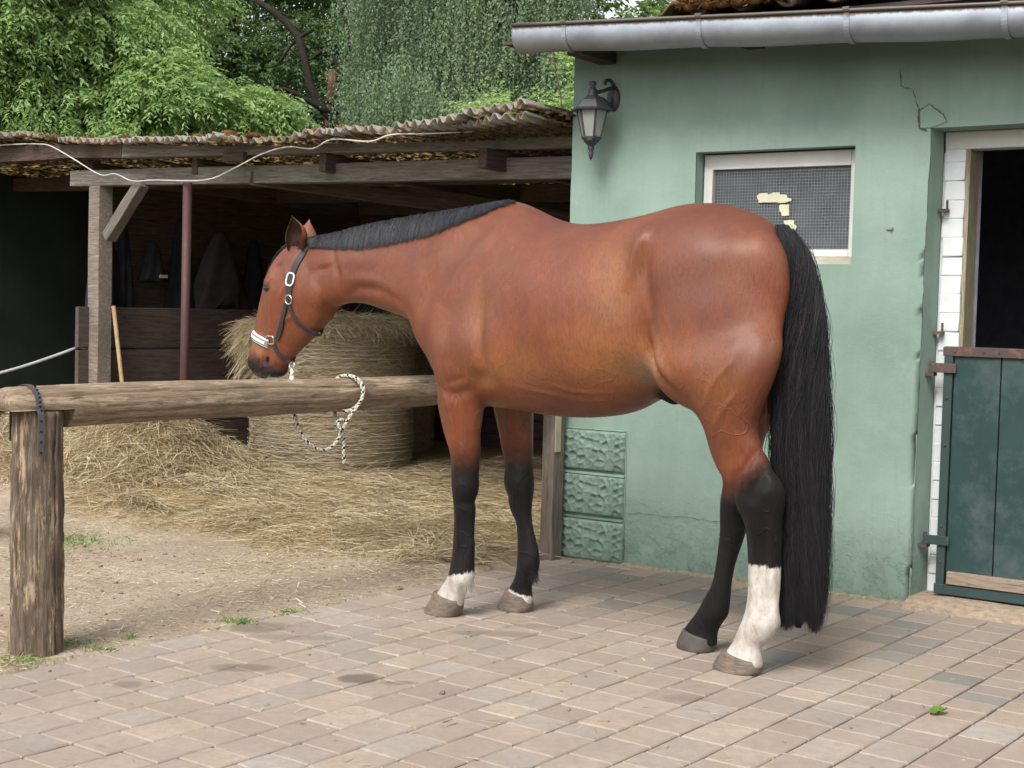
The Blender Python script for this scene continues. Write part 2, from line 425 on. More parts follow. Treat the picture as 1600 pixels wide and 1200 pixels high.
# front wall: a grid sheet with openings, slight unevenness
def wall_sheet():
    us = sorted(set([0, .705, 1.505, 1.848, 3.25, 3.6] + list(np.arange(0.0, 3.6, .04).round(3))))
    zs = sorted(set([-.05, 0, .045, 1.50, 1.515, 2.051, 2.112, TOP] + list(np.arange(-.0, TOP, .04).round(3))))
    V = []; idx = {}; F = []
    hole = lambda u, z: (.705 < u < 1.505 and 1.515 < z < 2.051) or (1.848 < u < 3.25 and z < 2.112)
    def vid(i, j):
        if (i, j) not in idx:
            u, z = us[i], zs[j]
            e = .004 * fbm(np.array([u]), np.array([z]), 2.2, 3, 31)[0]
            # softened, chipped arris at the door opening
            du = 0.0
            if abs(u - 1.848) < 1e-4 and z < 2.12: du = .010 * fbm(np.array([z]), np.array([.3]), 9, 4, 3)[0] - .018 * (1 - z / 2.1)
            if abs(u - 0) < 1e-4: du = .004 * fbm(np.array([z]), np.array([.7]), 5, 3, 8)[0]
            idx[(i, j)] = len(V); V.append((u + du, -e, z))
        return idx[(i, j)]
    for i in range(len(us) - 1):
        for j in range(len(zs) - 1):
            if hole((us[i] + us[i + 1]) / 2, (zs[j] + zs[j + 1]) / 2): continue
            F.append((vid(i, j), vid(i + 1, j), vid(i + 1, j + 1), vid(i, j + 1)))
    return V, F
V, F = wall_sheet()
wall = mesh_np('wall', V, F, M_wall, True, house)
mb = MB()
# reveals of window and door, left return of the wall, back
def quad(mb, pts): mb.add(pts, [(0, 1, 2, 3)])
Dp = .13
quad(mb, [(.705, .004, 1.515), (.705, Dp, 1.515), (.705, Dp, 2.051), (.705, .004, 2.051)])
quad(mb, [(1.505, .004, 1.515), (1.505, .004, 2.051), (1.505, Dp, 2.051), (1.505, Dp, 1.515)])
quad(mb, [(.705, .004, 2.051), (.705, Dp, 2.051), (1.505, Dp, 2.051), (1.505, .004, 2.051)])
quad(mb, [(.705, .004, 1.515), (1.505, .004, 1.515), (1.505, Dp, 1.500), (.705, Dp, 1.500)])
zz = np.linspace(0, 2.112, 40)
rv = []; rf = []
for i, z in enumerate(zz):
    du = .010 * fbm(np.array([z]), np.array([.3]), 9, 4, 3)[0] - .018 * (1 - z / 2.1)
    rv += [(1.848 + du, .004, z), (1.852 + .5 * du, .06, z), (1.858, .155, z)]
    if i: a = (i - 1) * 3; rf += [(a, a + 1, a + 4, a + 3), (a + 1, a + 2, a + 5, a + 4)]
mb.add(rv, rf)
quad(mb, [(1.835, .004, 2.112), (1.835, .155, 2.112), (3.25, .155, 2.112), (3.25, .004, 2.112)])
quad(mb, [(3.25, .004, 0), (3.25, .004, 2.112), (3.25, .3, 2.112), (3.25, .3, 0)])
quad(mb, [(0, .003, -.05), (0, .003, TOP), (0, 4.2, TOP + .5), (0, 4.2, -.05)])
mb.build('reveal', M_wall, house, True)
# dark room behind (inner faces)
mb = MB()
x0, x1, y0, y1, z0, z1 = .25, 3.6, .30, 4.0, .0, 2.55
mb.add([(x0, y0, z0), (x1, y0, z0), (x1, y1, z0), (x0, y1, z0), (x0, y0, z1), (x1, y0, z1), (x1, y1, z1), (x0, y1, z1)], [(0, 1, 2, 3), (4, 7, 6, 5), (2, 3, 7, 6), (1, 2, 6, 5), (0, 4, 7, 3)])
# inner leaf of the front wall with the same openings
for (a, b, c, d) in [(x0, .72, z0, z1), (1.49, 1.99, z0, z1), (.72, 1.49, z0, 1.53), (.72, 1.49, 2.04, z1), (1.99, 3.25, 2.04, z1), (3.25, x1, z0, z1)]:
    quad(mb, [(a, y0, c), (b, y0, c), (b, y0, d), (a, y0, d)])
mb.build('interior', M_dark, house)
# ---- rusticated quoin blocks: hammered relief, same mould three times
def quoin():
    nx, nz = 74, 42; W, Hh = .362, .205
    U, Z = np.meshgrid(np.linspace(0, W, nx), np.linspace(0, Hh, nz))
    r = np.random.default_rng(12); pts = np.stack([r.uniform(0, W, 46), r.uniform(0, Hh, 46)], 1)
    for _ in range(3):
        d = np.hypot(U[..., None] - pts[:, 0], Z[..., None] - pts[:, 1]); own = d.argmin(-1)
        for k in range(len(pts)):
            if (own == k).any(): pts[k] = [U[own == k].mean(), Z[own == k].mean()]
    Uw = U + .010 * fbm(U, Z, 30, 3, 4); Zw = Z + .010 * fbm(U, Z, 30, 3, 5)
    d = np.sort(np.hypot(Uw[..., None] - pts[:, 0], Zw[..., None] - pts[:, 1]), -1)
    rid = np.clip((d[..., 1] - d[..., 0]) / .022, 0, 1)
    own = np.hypot(Uw[..., None] - pts[:, 0], Zw[..., None] - pts[:, 1]).argmin(-1)
    dep = r.uniform(.3, 1.0, len(pts))[own]
    h = .019 - .017 * dep * rid ** .8 + .003 * fbm(U, Z, 60, 3, 6)
    e = np.minimum(np.minimum(U, W - U), np.minimum(Z, Hh - Z)); h = h * np.clip(e / .009, 0, 1) + .001
    V = np.stack([U, -h, Z], -1).reshape(-1, 3)
    i = np.arange((nz - 1) * (nx - 1)); rr = i // (nx - 1); c = i % (nx - 1); a = rr * nx + c
    return V, np.stack([a, a + 1, a + nx + 1, a + nx], 1)
V, F = quoin(); qm = None
for i, zb in enumerate([.463, .236, .005]):
    if qm is None: o = mesh_np('quoin_block', V, F, M_block, True, house); qm = o.data
    else: o = bpy.data.objects.new('quoin_block', qm); link(o, house)
    o.location = (0.002, -.005, zb)
# thin ledges between the blocks
mb = MB()
for z in (.450, .223): mb.box((.183, -.007, z), (.362, .012, .010), jit=.0015)
mb.box((.183, -.004, .674), (.362, .008, .006), jit=.001); mb.box((.368, -.003, .33), (.005, .006, .68))
mb.build('joint_ledge', M_block, house)
# cracks: dark slivers laid on the render, the shade of the gap in their colour
def crack(pts, w, name='crack'):
    mb = MB(); P = []
    for (a, b) in zip(pts[:-1], pts[1:]):
        for t in np.linspace(0, 1, 7)[:-1]: P.append(((a[0] + (b[0] - a[0]) * t) + random.gauss(0, .0018), (a[1] + (b[1] - a[1]) * t) + random.gauss(0, .0018)))
    P.append(pts[-1]); V = []; F = []
    for i, (u, z) in enumerate(P):
        a = P[max(i - 1, 0)]; b = P[min(i + 1, len(P) - 1)]; dx, dz = b[0] - a[0], b[1] - a[1]; L = math.hypot(dx, dz) + 1e-6
        ww = w * random.uniform(.35, 1.1) * (0.3 if i in (0, len(P) - 1) else 1); nx, nz = -dz / L * ww, dx / L * ww
        V += [(u + nx, -.0062, z + nz), (u - nx, -.0062, z - nz)]
        if i: k = 2 * i; F.append((k - 2, k - 1, k + 1, k))
    mb.add(V, F); return mb.build(name, M_black, house)
crack([(.375, .262), (.45, .272), (.60, .270), (.70, .281), (.81, .275), (.95, .279)], .0016)
crack([(1.70, 2.38), (1.705, 2.30), (1.76, 2.285), (1.79, 2.20)], .0022)
crack([(.37, .14), (.372, .10), (.369, .03)], .004)
# broken-out patch of render above the door
mb = MB()
pp = [(1.795, 2.19), (1.835, 2.215), (1.90, 2.165), (1.915, 2.135), (1.86, 2.115), (1.80, 2.112)]
mb.add([(u, -.0060, z) for u, z in pp] + [(u + .006 * (1 if u < 1.85 else -1), -.0005 - .0062, z + .006 * (-1 if z > 2.15 else 1)) for u, z in pp], [tuple(range(6, 12))] + [(i, (i + 1) % 6, (i + 1) % 6 + 6, i + 6) for i in range(6)])
mb.build('broken_render', M_block, house)
crack([(1.795, 2.20), (1.792, 2.15), (1.80, 2.112), (1.83, 2.104)], .0075)
crack([(1.795, 2.19), (1.835, 2.215), (1.87, 2.19), (1.90, 2.165), (1.915, 2.135)], .0035)
# mortar fillet along the foot of the wall
mb = MB(); N = 90; V = []; F = []
for i in range(N):
    u = -.01 + (1.86) * i / (N - 1); h = .010 + .007 * random.random(); d = .012 + .009 * random.random()
    V += [(u, -.001, h), (u, -d, .001 + .003 * random.random()), (u, -d - .004, -.02)]
    if i: a = (i - 1) * 3; F += [(a, a + 3, a + 4, a + 1), (a + 1, a + 4, a + 5, a + 2)]
mb.add(V, F); mb.build('mortar_strip', flat_mat('old_mortar', (.22, .19, .13), .95, .1, 0, .4, 50, .006), house)
# ---- window
wf = MB()
yf = Dp - .03
def frame_bar(mb, u0, u1, z0_, z1_, y, th): mb.box(((u0 + u1) / 2, y, (z0_ + z1_) / 2), (u1 - u0, th, z1_ - z0_), jit=.0008)
win = empty('window', (0, 0, 0)); win.parent = house
for (a, b, c, d) in [(.712, .757, 1.552, 2.044), (1.458, 1.500, 1.552, 2.044), (.757, 1.458, 1.972, 2.044), (.757, 1.458, 1.552, 1.586)]:
    mb = MB(); frame_bar(mb, a, b, c, d, yf, .045); mb.build('frame', M_white, win, bevel=.003)
mb = MB(); mb.box((1.105, .075, 1.53), (.79, .12, .035), jit=.001); mb.build('sill', flat_mat('sill_stone', (.42, .40, .32), .9), win, bevel=.004)
m = NM('dirty_glass', rough=.28, spec=.5); f = m.noise(m.coord('Object'), 7, 6, .7)
m.col(m.ramp(f, [(.35, (.05, .06, .066)), (.65, (.10, .115, .125))])); m.rough(m.ramp(f, [(.3, .18), (.7, .5)])); M_glass = m.m
mb = MB(); mb.box((1.108, yf + .012, 1.779), (.70, .005, .385)); mb.build('pane', M_glass, win)
mb = MB()
for u in np.arange(.764, 1.458, .0146): mb.box((u, yf - .004, 1.779), (.0017, .0017, .386))
for z in np.arange(1.592, 1.972, .0146): mb.box((1.108, yf - .0057, z), (.70, .0017, .0017))
o = mb.build('wire_mesh', flat_mat('wire', (.24, .26, .27), .5, .4, .3), win); o['kind'] = 'stuff'
M_paper = flat_mat('torn_yellow_paper', (.56, .55, .40), .85, .2, 0, .08, 30)
def paper(pts):
    mb = MB(); n = len(pts); V = []
    for y in (yf - .010, yf - .0085): V += [(u, y, z) for u, z in pts]
    mb.add(V, [tuple(range(n)), tuple(range(2 * n - 1, n - 1, -1))] + [(i, i + n, (i + 1) % n + n, (i + 1) % n) for i in range(n)])
    mb.build('paper_scrap', M_paper, win)
def torn(raw, seed):
    r = random.Random(seed); out = []
    for a, b in zip(raw, raw[1:] + raw[:1]):
        for t in (0, .34, .67):
            out.append((a[0] + (b[0] - a[0]) * t + r.gauss(0, .0014), a[1] + (b[1] - a[1]) * t + r.gauss(0, .0014)))
    return out
for raw_ in (
    [(0.988, 1.8377), (0.997, 1.852), (1.041, 1.8568), (1.0476, 1.848), (1.0693, 1.8561), (1.1066, 1.861), (1.1071, 1.8466), (1.1413, 1.8458), (1.1448, 1.8342), (1.1636, 1.828), (1.164, 1.8165), (1.1487, 1.8139), (1.1427, 1.8072), (1.1086, 1.8078), (1.0898, 1.8105), (0.9985, 1.8101)],
    [(1.1077, 1.7975), (1.1523, 1.7995), (1.1555, 1.7476), (1.1202, 1.7464), (1.1166, 1.7598), (1.1074, 1.7715)],
    [(1.1292, 1.7203), (1.152, 1.7258), (1.1829, 1.7242), (1.1835, 1.7069), (1.1962, 1.6982), (1.1907, 1.681), (1.1721, 1.684), (1.1372, 1.7075)],
    ): paper(torn(raw_, 3))

# ---- door: limewashed brick jamb, lintel, half door
jamb = empty('door_frame', (0, 0, 0)); jamb.parent = house
z = .045; bricks = []
br_mesh = []
for v in range(4):
    random.seed(40 + v); mb = MB(); mb.box((0, 0, 0), (.094, .11, .080), jit=.0035); mo = mb.build('brick', M_whitebrick, jamb, bevel=.006); br_mesh.append(mo)
random.seed(5)
i = 0
while z < 2.02:
    src = br_mesh[i % 4]
    if i < 4: o = src
    else: o = src.copy(); COL.objects.link(o); o.parent = jamb
    h = .084
    o.location = (1.913 + random.gauss(0, .0012), .205 + random.gauss(0, .0012), z + h / 2); o.scale = (1, 1, 1.045); o.rotation_euler = (0, random.gauss(0, .004), random.gauss(0, .006))
    z += h; i += 1
mb = MB(); mb.box((2.56, .205, 2.072), (1.39, .12, .078), jit=.003); mb.build('lintel', M_white, jamb, bevel=.006)
mb = MB(); mb.box((1.969, .225, 1.03), (.016, .15, 2.0), jit=.002); mb.build('jamb_lining', wood_mat('jamb_wood', (.12, .09, .05), (.33, .29, .2), (.5, .46, .36), (14, 14, 1.2)), jamb)
mb = MB(); mb.box((1.908, .215, 1.03), (.104, .1, 1.98)); mb.build('mortar', M_whitebrick, jamb)
# cement threshold
V = []; F = []; nu, nd = 60, 8
for a in range(nu):
    u = 1.83 + 1.5 * a / (nu - 1)
    for b in range(nd):
        t = b / (nd - 1); d = -.30 + .42 * t + (.02 * fbm(np.array([u]), np.array([.1]), 5, 3, 4)[0] if b == nd - 1 else 0)
        zt = .046 * (1 - max(0, (t - .62) / .38) ** 1.5) + .006 * fbm(np.array([u]), np.array([t]), 9, 4, 7)[0]
        V.append((u, -d, zt if b < nd - 1 else -.01))
for a in range(nu - 1):
    for b in range(nd - 1): k = a * nd + b; F.append((k, k + 1, k + nd + 1, k + nd))
mesh_np('threshold', V, F, M_sill, True, house)
hd = empty('half_door', (0, 0, 0)); hd.parent = house
yd = .085
us = [1.966, 2.172, 2.378, 2.584, 2.79]
for a, b in zip(us[:-1], us[1:]):
    mb = MB(); mb.box(((a + b) / 2, yd, .63), (b - a - .005, .026, .97), jit=.0012); mb.build('plank', M_door, hd, bevel=.0025)
mb = MB(); mb.box((2.365, yd - .002, 1.136), (.89, .05, .042), jit=.001); mb.build('top_rail', M_iron, hd, bevel=.003)
mb = MB(); mb.box((1.945, yd - .002, .60), (.038, .044, 1.03), jit=.001); mb.build('side_rail', M_irong, hd, bevel=.003)
mb = MB(); mb.box((2.365, yd - .002, .078), (.89, .048, .045), jit=.001); mb.build('bottom_rail', M_irong, hd, bevel=.003)
mb = MB(); mb.box((2.39, yd - .022, .132), (.83, .024, .055), jit=.003); mb.build('weather_board', M_rawwood, hd, bevel=.003)
for k, (u, z) in enumerate([(1.975, 1.136), (2.10, 1.138), (2.165, 1.136), (2.33, 1.137), (1.945, .93), (1.945, .72), (1.945, .36), (1.945, .2)]):
    mb = MB(); mb.tube([(u, yd - .024, z), (u, yd - .031, z)], [.007, .004], 8); mb.build('rivet', M_iron, hd)
for (z, mat) in ((1.062, M_iron), (.295, M_irong)):
    mb = MB(); mb.box((1.925, yd - .030, z), (.115, .010, .042), jit=.001); mb.build('hinge', mat, hd, bevel=.002)
    mb = MB(); mb.tube([(1.872, yd - .024, z - .035), (1.872, yd - .024, z + .03)], .009, 8); mb.box((1.862, yd - .01, z - .03), (.045, .05, .016)); mb.build('hinge_pin', M_iron, house)
for z in (1.76, 1.215):
    mb = MB(); mb.box((1.873, .125, z), (.05, .035, .014)); mb.box((1.895, .115, z + .02), (.008, .01, .05)); mb.build('iron_hook', M_iron, house)
mb = MB(); mb.tube([(1.69, .002, 1.676), (1.69, -.018, 1.674)], .006, 6); mb.box((1.68, -.006, 1.676), (.03, .008, .012)); mb.build('wall_bolt', flat_mat('bolt', (.28, .25, .18), .7), house)
# ---- rafter tail, eaves boards
M_eave = wood_mat('dark_timber', (.03, .022, .02), (.07, .055, .05), (.12, .10, .09))
for u in (.20, 1.0, 1.8, 2.6, 3.4):
    mb = MB(); mb.box((u, -.07, 2.555 if u > .3 else 2.545), (.09, .5, .075), jit=.002); mb.build('rafter', M_eave, house, bevel=.004)
mb = MB()
for k in range(3): mb.box((1.75, -.06 - .115 * k, 2.610 - .010 * k), (3.9, .108, .02), jit=.002)
mb.build('eaves_board', M_eave, house)
# ---- zinc gutter, falls to the right
def gz(u): return 2.652 - .052 * (u + .1)       # front rim height
m = NM('zinc', rough=.46, spec=.5, metal=.75); co = m.coord('Object'); f = m.noise(co, 5, 6, .7); st = m.noise(m.coord('Object', (14, 3, 1.5)), 3, 5, .7)
sep = m.n('ShaderNodeSeparateXYZ'); m.l(co, sep.inputs[0])
c = m.ramp(f, [(.3, (.25, .275, .31)), (.7, (.37, .40, .445))])
c = m.mix(m.ramp(st, [(.55, 0), (.8, .35)]), c, (.30, .29, .30, 1))
rim = m.math('ADD', sep.outputs[2], m.math('MULTIPLY', sep.outputs[0], .052))
rim = m.math('ADD', rim, m.math('MULTIPLY', m.math('SUBTRACT', m.noise(m.coord('Object', (30, 4, 4)), 2, 4), .5), .03))
rimm = m.ramp(m.math('SUBTRACT', rim, 1.647), [(0.980, 0), (0.988, .85)])
c = m.mix(rimm, c, (.13, .10, .07, 1)); m.col(c); m.rough(m.ramp(f, [(.3, .42), (.7, .65)])); m.bump(f, .002, .5); M_zinc = m.m
gut = empty('gutter', (0, 0, 0)); gut.parent = house
prof = [(0, 0.012)] + [(-.006 + 0 * k, 0) for k in range(1)]
R_ = .075
pr = [(.0 + R_ - R_ * math.cos(t), -.045 - R_ * math.sin(t)) for t in np.linspace(0, pi, 17)]
pr = [(0, 0)] + pr + [(2 * R_, .01)]        # (towards wall, z) outer skin
pr_in = [(a + (.0022 if a < R_ else -.0022), b + .002) for a, b in pr][::-1]
loop = pr + pr_in
G0, G1 = -.10, 3.7; YF = -.42
V = []; F = []; n = len(loop); ns = 40
for i in range(ns + 1):
    u = G0 + (G1 - G0) * i / ns; sag = .003 * math.sin(u * 9)
    V += [(u, YF + a, gz(u) + b + sag) for a, b in loop]
    if i:
        for k in range(n): a0 = (i - 1) * n + k; b0 = (i - 1) * n + (k + 1) % n; F.append((a0, b0, b0 + n, a0 + n))
mesh_np('channel', V, F, M_zinc, True, gut)
mb = MB(); mb.tube([(G0 + (G1 - G0) * i / 20, YF - .004, gz(G0 + (G1 - G0) * i / 20) + .004) for i in range(21)], .0085, 10); mb.build('rolled_bead', M_zinc, gut, True)
mb = MB(); V = [(G0 - .001, YF + a, gz(G0) + b) for a, b in pr] + [(G0 - .004, YF + a, gz(G0) + b) for a, b in pr]; k = len(pr)
mb.add(V, [tuple(range(k)), tuple(range(2 * k - 1, k - 1, -1))] + [(i, i + k, i + k + 1, i + 1) for i in range(k - 1)]); mb.build('end_cap', M_zinc, gut)
for u in (.195, .91, 1.605, 2.26, 2.95):
    mb = MB(); V = []; F = []
    pb = [(-.004, .014)] + [(a - (.0035 if a < R_ else -.0035) * 1, b - .003) for a, b in pr]
    for du in (-.0125, .0125):
        V += [(u + du, YF + a, gz(u) + b) for a, b in pb]
        V += [(u + du, YF + a * 1.0 + (.003 if a < R_ else -.003), gz(u) + b + .003) for a, b in pb]
    k = len(pb)
    for i in range(k - 1):
        F += [(i, i + 1, 2 * k + i + 1, 2 * k + i), (i, k + i, k + i + 1, i + 1), (2 * k + i, 2 * k + i + 1, 3 * k + i + 1, 3 * k + i)]
    mb.add(V, F); mb.box((u, YF + .0, gz(u) + .012), (.03, .030, .012)); mb.build('gutter_bracket', M_zinc, gut)
# ---- roof: pantiles with moss
m = NM('clay_tile', rough=.9, spec=.15); co = m.coord('World'); f = m.noise(co, 18, 6, .7); f2 = m.noise(co, 5, 5)
c = m.ramp(f, [(.3, (.06, .045, .035)), (.5, (.17, .115, .08)), (.72, (.26, .20, .15))]); m.col(m.mix(m.ramp(f2, [(.5, 0), (.62, .8)]), c, (.12, .075, .03, 1))); m.bump(f, .008); M_tile = m.m
slope = .15
roof = empty('roof', (0, 0, 0)); roof.parent = house
TW = .215; V = []; F = []
nx, ny = 14, 3
for j in range(ny):
    for i in range(nx):
        s = i / (nx - 1); y = j / (ny - 1) * .34
        V.append((s * (TW + .02), y, .036 * math.sin(s * 2 * pi - .6) * (1 if s < .75 else 1) + .012 * s))
b = len(V); V += [(x, y, z - .016) for x, y, z in V]
for j in range(ny - 1):
    for i in range(nx - 1):
        k = j * nx + i; F += [(k, k + 1, k + nx + 1, k + nx), (b + k, b + k + nx, b + k + nx + 1, b + k + 1)]
F += [(i, b + i, b + i + 1, i + 1) for i in range(nx - 1)] + [(0, nx, b + nx, b), (nx - 1, b + nx - 1, b + 2 * nx - 1, 2 * nx - 1)]
tile_me = None; random.seed(3)
for row in range(9):
    for cidx in range(3, 17):
        if tile_me is None: o = mesh_np('roof_tile', V, F, M_tile, True, roof); tile_me = o.data
        else: o = bpy.data.objects.new('roof_tile', tile_me); link(o, roof)
        y = -.375 + row * .30; u = .04 + cidx * TW
        o.location = (u, y + random.gauss(0, .006), 2.645 + (y + .375) * slope + .012 + random.gauss(0, .003)); o.rotation_euler = (math.atan(slope) + .03 + random.gauss(0, .01), random.gauss(0, .015), random.gauss(0, .012))
mb = MB(); mb.add([(-.02, -.28, 2.63), (3.7, -.28, 2.63), (3.7, 4.2, 2.60 + 4.5 * slope), (-.02, 4.2, 2.60 + 4.5 * slope)], [(0, 1, 2, 3)]); mb.build('roof_deck', M_eave, house)
# cushions of moss: many short blades on lumpy mounds
def tuft_field(name, centers, mat, parent, blades=260, L=.028, seed=1, rad=1.0):
    r = np.random.default_rng(seed); V = []; F = []
    for (x, y, z, rx, ry, rz) in centers:
        n = blades
        d = r.normal(size=(n, 3)); d /= np.linalg.norm(d, axis=1)[:, None]; d[:, 2] = np.abs(d[:, 2]) * 1.0 - .15
        P0 = np.array([x, y, z]) + d * np.array([rx, ry, rz])
        dirs = d + r.normal(0, .5, (n, 3)); dirs /= np.linalg.norm(dirs, axis=1)[:, None]
        side = np.cross(dirs, r.normal(size=(n, 3))); side /= np.linalg.norm(side, axis=1)[:, None]
        l = L * r.uniform(.5, 1.3, n)[:, None]; w = .0035
        b = sum(len(v) for v in V)
        V.append(np.stack([P0 - side * w - dirs * l * .4, P0 + side * w - dirs * l * .4, P0 + dirs * l], 1).reshape(-1, 3))
        F.append(np.arange(n * 3).reshape(-1, 3) + b)
        e, f_ = ellipsoid((x, y, z), (rx, ry, rz), n=7)
        f3 = [];
        for q in f_: f3 += [(q[0], q[i], q[i + 1]) for i in range(1, len(q) - 1)]
        b += n * 3; V.append(e); F.append(np.array(f3) + b)
    o = mesh_np(name, np.concatenate(V), np.concatenate(F), mat, False, parent); o['kind'] = 'stuff'; return o
m = NM('moss', rough=.95, spec=.05); f = m.noise(m.coord('World'), 30, 5); m.col(m.ramp(f, [(.3, (.06, .038, .015)), (.6, (.17, .09, .035)), (.8, (.22, .15, .06))])); M_moss = m.m

# ================================================================== strands (hay, grass, hair)
def ribbons(P, D, L, W, bend, segs=3, rng=RNG, taper=.4, flatup=0.0):
    """P base (n,3), D unit dirs, L lengths, W widths, bend (n,3) sideways displacement at the tip"""
    n = len(P); ts = np.linspace(0, 1, segs + 1)
    s = np.cross(D, rng.normal(size=(n, 3)) + np.array([0, 0, flatup])); s /= (np.linalg.norm(s, axis=1)[:, None] + 1e-9)
    V = np.empty((n, segs + 1, 2, 3))
    for k, t in enumerate(ts):
        c = P + D * (L * t)[:, None] + bend * t * t
        w = (W * (1 - (1 - taper) * t))[:, None] * .5
        V[:, k, 0] = c - s * w; V[:, k, 1] = c + s * w
    b = np.arange(n)[:, None] * (segs + 1) * 2
    F = np.stack([np.stack([b[:, 0] + 2 * k, b[:, 0] + 2 * k + 1, b[:, 0] + 2 * k + 3, b[:, 0] + 2 * k + 2], 1) for k in range(segs)], 1).reshape(-1, 4)
    return V.reshape(-1, 3), F
def set_attr(o, name, arr, dom='POINT'):
    at = o.data.attributes.new(name, 'FLOAT', dom); at.data.foreach_set('value', np.asarray(arr, np.float32))
m = NM('hay_straw', rough=.75, spec=.25)
t_ = m.attr('tint')
c = m.ramp(t_, [(0, (.13, .092, .050)), (.25, (.27, .205, .118)), (.5, (.41, .325, .20)), (.75, (.56, .465, .31)), (.86, (.33, .29, .155)), (1, (.70, .61, .44))])
m.col(c); M_hay = m.m
m = NM('grass_blade', rough=.6, spec=.3); m.col(m.ramp(m.attr('tint'), [(0, (.06, .12, .02)), (.6, (.13, .24, .05)), (1, (.30, .32, .12))])); M_grass = m.m
def straw_obj(name, V, F, tint_per, k, mat, parent=None):
    o = mesh_np(name, V, F, mat, False, parent); set_attr(o, 'tint', np.repeat(tint_per, k)); return o
# ---- loose hay over the ground
r = np.random.default_rng(21)
def lay(n, xr, yr, keep, Lr, Wr, tilt, amp, lift=.004):
    X = r.uniform(*xr, n); Y = r.uniform(*yr, n); k = r.uniform(size=n) < keep(X, Y); X, Y = X[k], Y[k]; n = len(X)
    Z = ground_z(X, Y) + r.uniform(0, lift, n)
    az = r.uniform(0, 2 * pi, n); el = np.abs(r.normal(0, tilt, n))
    e = .04; gx = (hay_h(X + e, Y) - hay_h(X - e, Y)) / (2 * e); gy = (hay_h(X, Y + e) - hay_h(X, Y - e)) / (2 * e)
    D = np.stack([np.cos(az) * np.cos(el), np.sin(az) * np.cos(el), np.sin(el) + gx * np.cos(az) + gy * np.sin(az)], 1)
    D /= np.linalg.norm(D, axis=1)[:, None]
    L = r.uniform(*Lr, n); W = r.uniform(*Wr, n)
    bend = r.normal(0, 1, (n, 3)) * (L * amp)[:, None]; bend[:, 2] = -np.abs(bend[:, 2]) * .6 - D[:, 2] * L * .5
    V, F = ribbons(np.stack([X, Y, Z], 1) - D * (L * .3)[:, None] * np.array([1, 1, 0]) + np.array([0, 0, .004]), D, L, W, bend, 3, r, .5, 1.2)
    return V, F, n
clumpy = lambda X, Y: np.clip(.55 + .9 * fbm(X, Y, 4.0, 3, 77), .05, 1)
Vs, Fs, Ts, b = [], [], [], 0
for args in ((135000, (-4.2, .9), (6.9, 11.6), lambda X, Y: hay_amount(X, Y) * clumpy(X, Y) * np.clip(1.35 - (Y - 7) * .13, .35, 1), (.05, .20), (.0016, .0040), .22, .22, .022),
             (30000, (-3.6, -1.7), (9.0, 11.4), lambda X, Y: np.clip(hay_h(X, Y) * 5, 0, 1), (.08, .26), (.0025, .0045), .5, .3, .03),
             (5000, (-2.5, -1.85), (7.95, 8.5), lambda X, Y: np.clip((hay_h(X, Y) - .05) * 14, 0, 1), (.08, .2), (.0025, .004), .6, .3, .02),
             (1500, (-.55, -.1), (7.0, 7.5), lambda X, Y: .9, (.08, .2), (.0025, .004), .5, .3, .05)):
    V, F, n = lay(*args)
    tt = np.clip(r.beta(1.5, 1.5, n) + .28 * fbm(V[::8, 0], V[::8, 1], 2.2, 3, 55), 0, 1)
    Vs.append(V); Fs.append(F + b); b += len(V); Ts.append(tt)
o = straw_obj('loose_hay', np.concatenate(Vs), np.concatenate(Fs), np.concatenate(Ts), 8, M_hay)
tag(o, 'loose hay strewn and heaped on the ground around the round bale', 'hay', kind='stuff')
# crumbs on the bare yard and a few on the paving
def lay_crumbs(n, keep, xr, yr):
    X = r.uniform(*xr, n); Y = r.uniform(*yr, n); k = r.uniform(size=n) < keep(X, Y); X, Y = X[k], Y[k]; n = len(X)
    nn = X * NU[0] + Y * NU[1]; Z = np.where(nn > EDGE, .0015, ground_z(X, Y) + .003)
    az = r.uniform(0, 2 * pi, n); el = r.normal(0, .12, n)
    D = np.stack([np.cos(az), np.sin(az), el], 1); L = r.gamma(2.2, .010, n) + .006; W = r.uniform(.0018, .005, n)
    return ribbons(np.stack([X, Y, Z], 1), D, L, W, r.normal(0, .15, (n, 3)) * L[:, None] * np.array([1, 1, .2]), 1, r, .7, 4.0) + (n,)
V, F, n = lay_crumbs(60000, lambda X, Y: ((X * NU[0] + Y * NU[1]) < EDGE) * np.clip(.30 + .9 * fbm(X, Y, 1.9, 3, 15), .04, 1), (-3.2, .5), (4.6, 8.4))
o = straw_obj('straw_crumbs', V, F, np.clip(r.beta(3, 2, n) + .1, 0, 1), 4, M_hay)
tag(o, 'short bits of straw scattered over the bare sandy yard', 'straw bits', kind='stuff')
V, F, n = lay_crumbs(1500, lambda X, Y: ((X * NU[0] + Y * NU[1]) > EDGE) * ((X - WALL_P[0]) * WALL_N[0] + (Y - WALL_P[1]) * WALL_N[1] > .02) * .5, (-1.9, 2.4), (3.9, 7.2))
o = straw_obj('straw_on_paving', V, F, r.beta(1.2, 1.2, n), 4, M_hay)
tag(o, 'sparse straw bits lying on the paving stones', 'straw bits', kind='stuff')
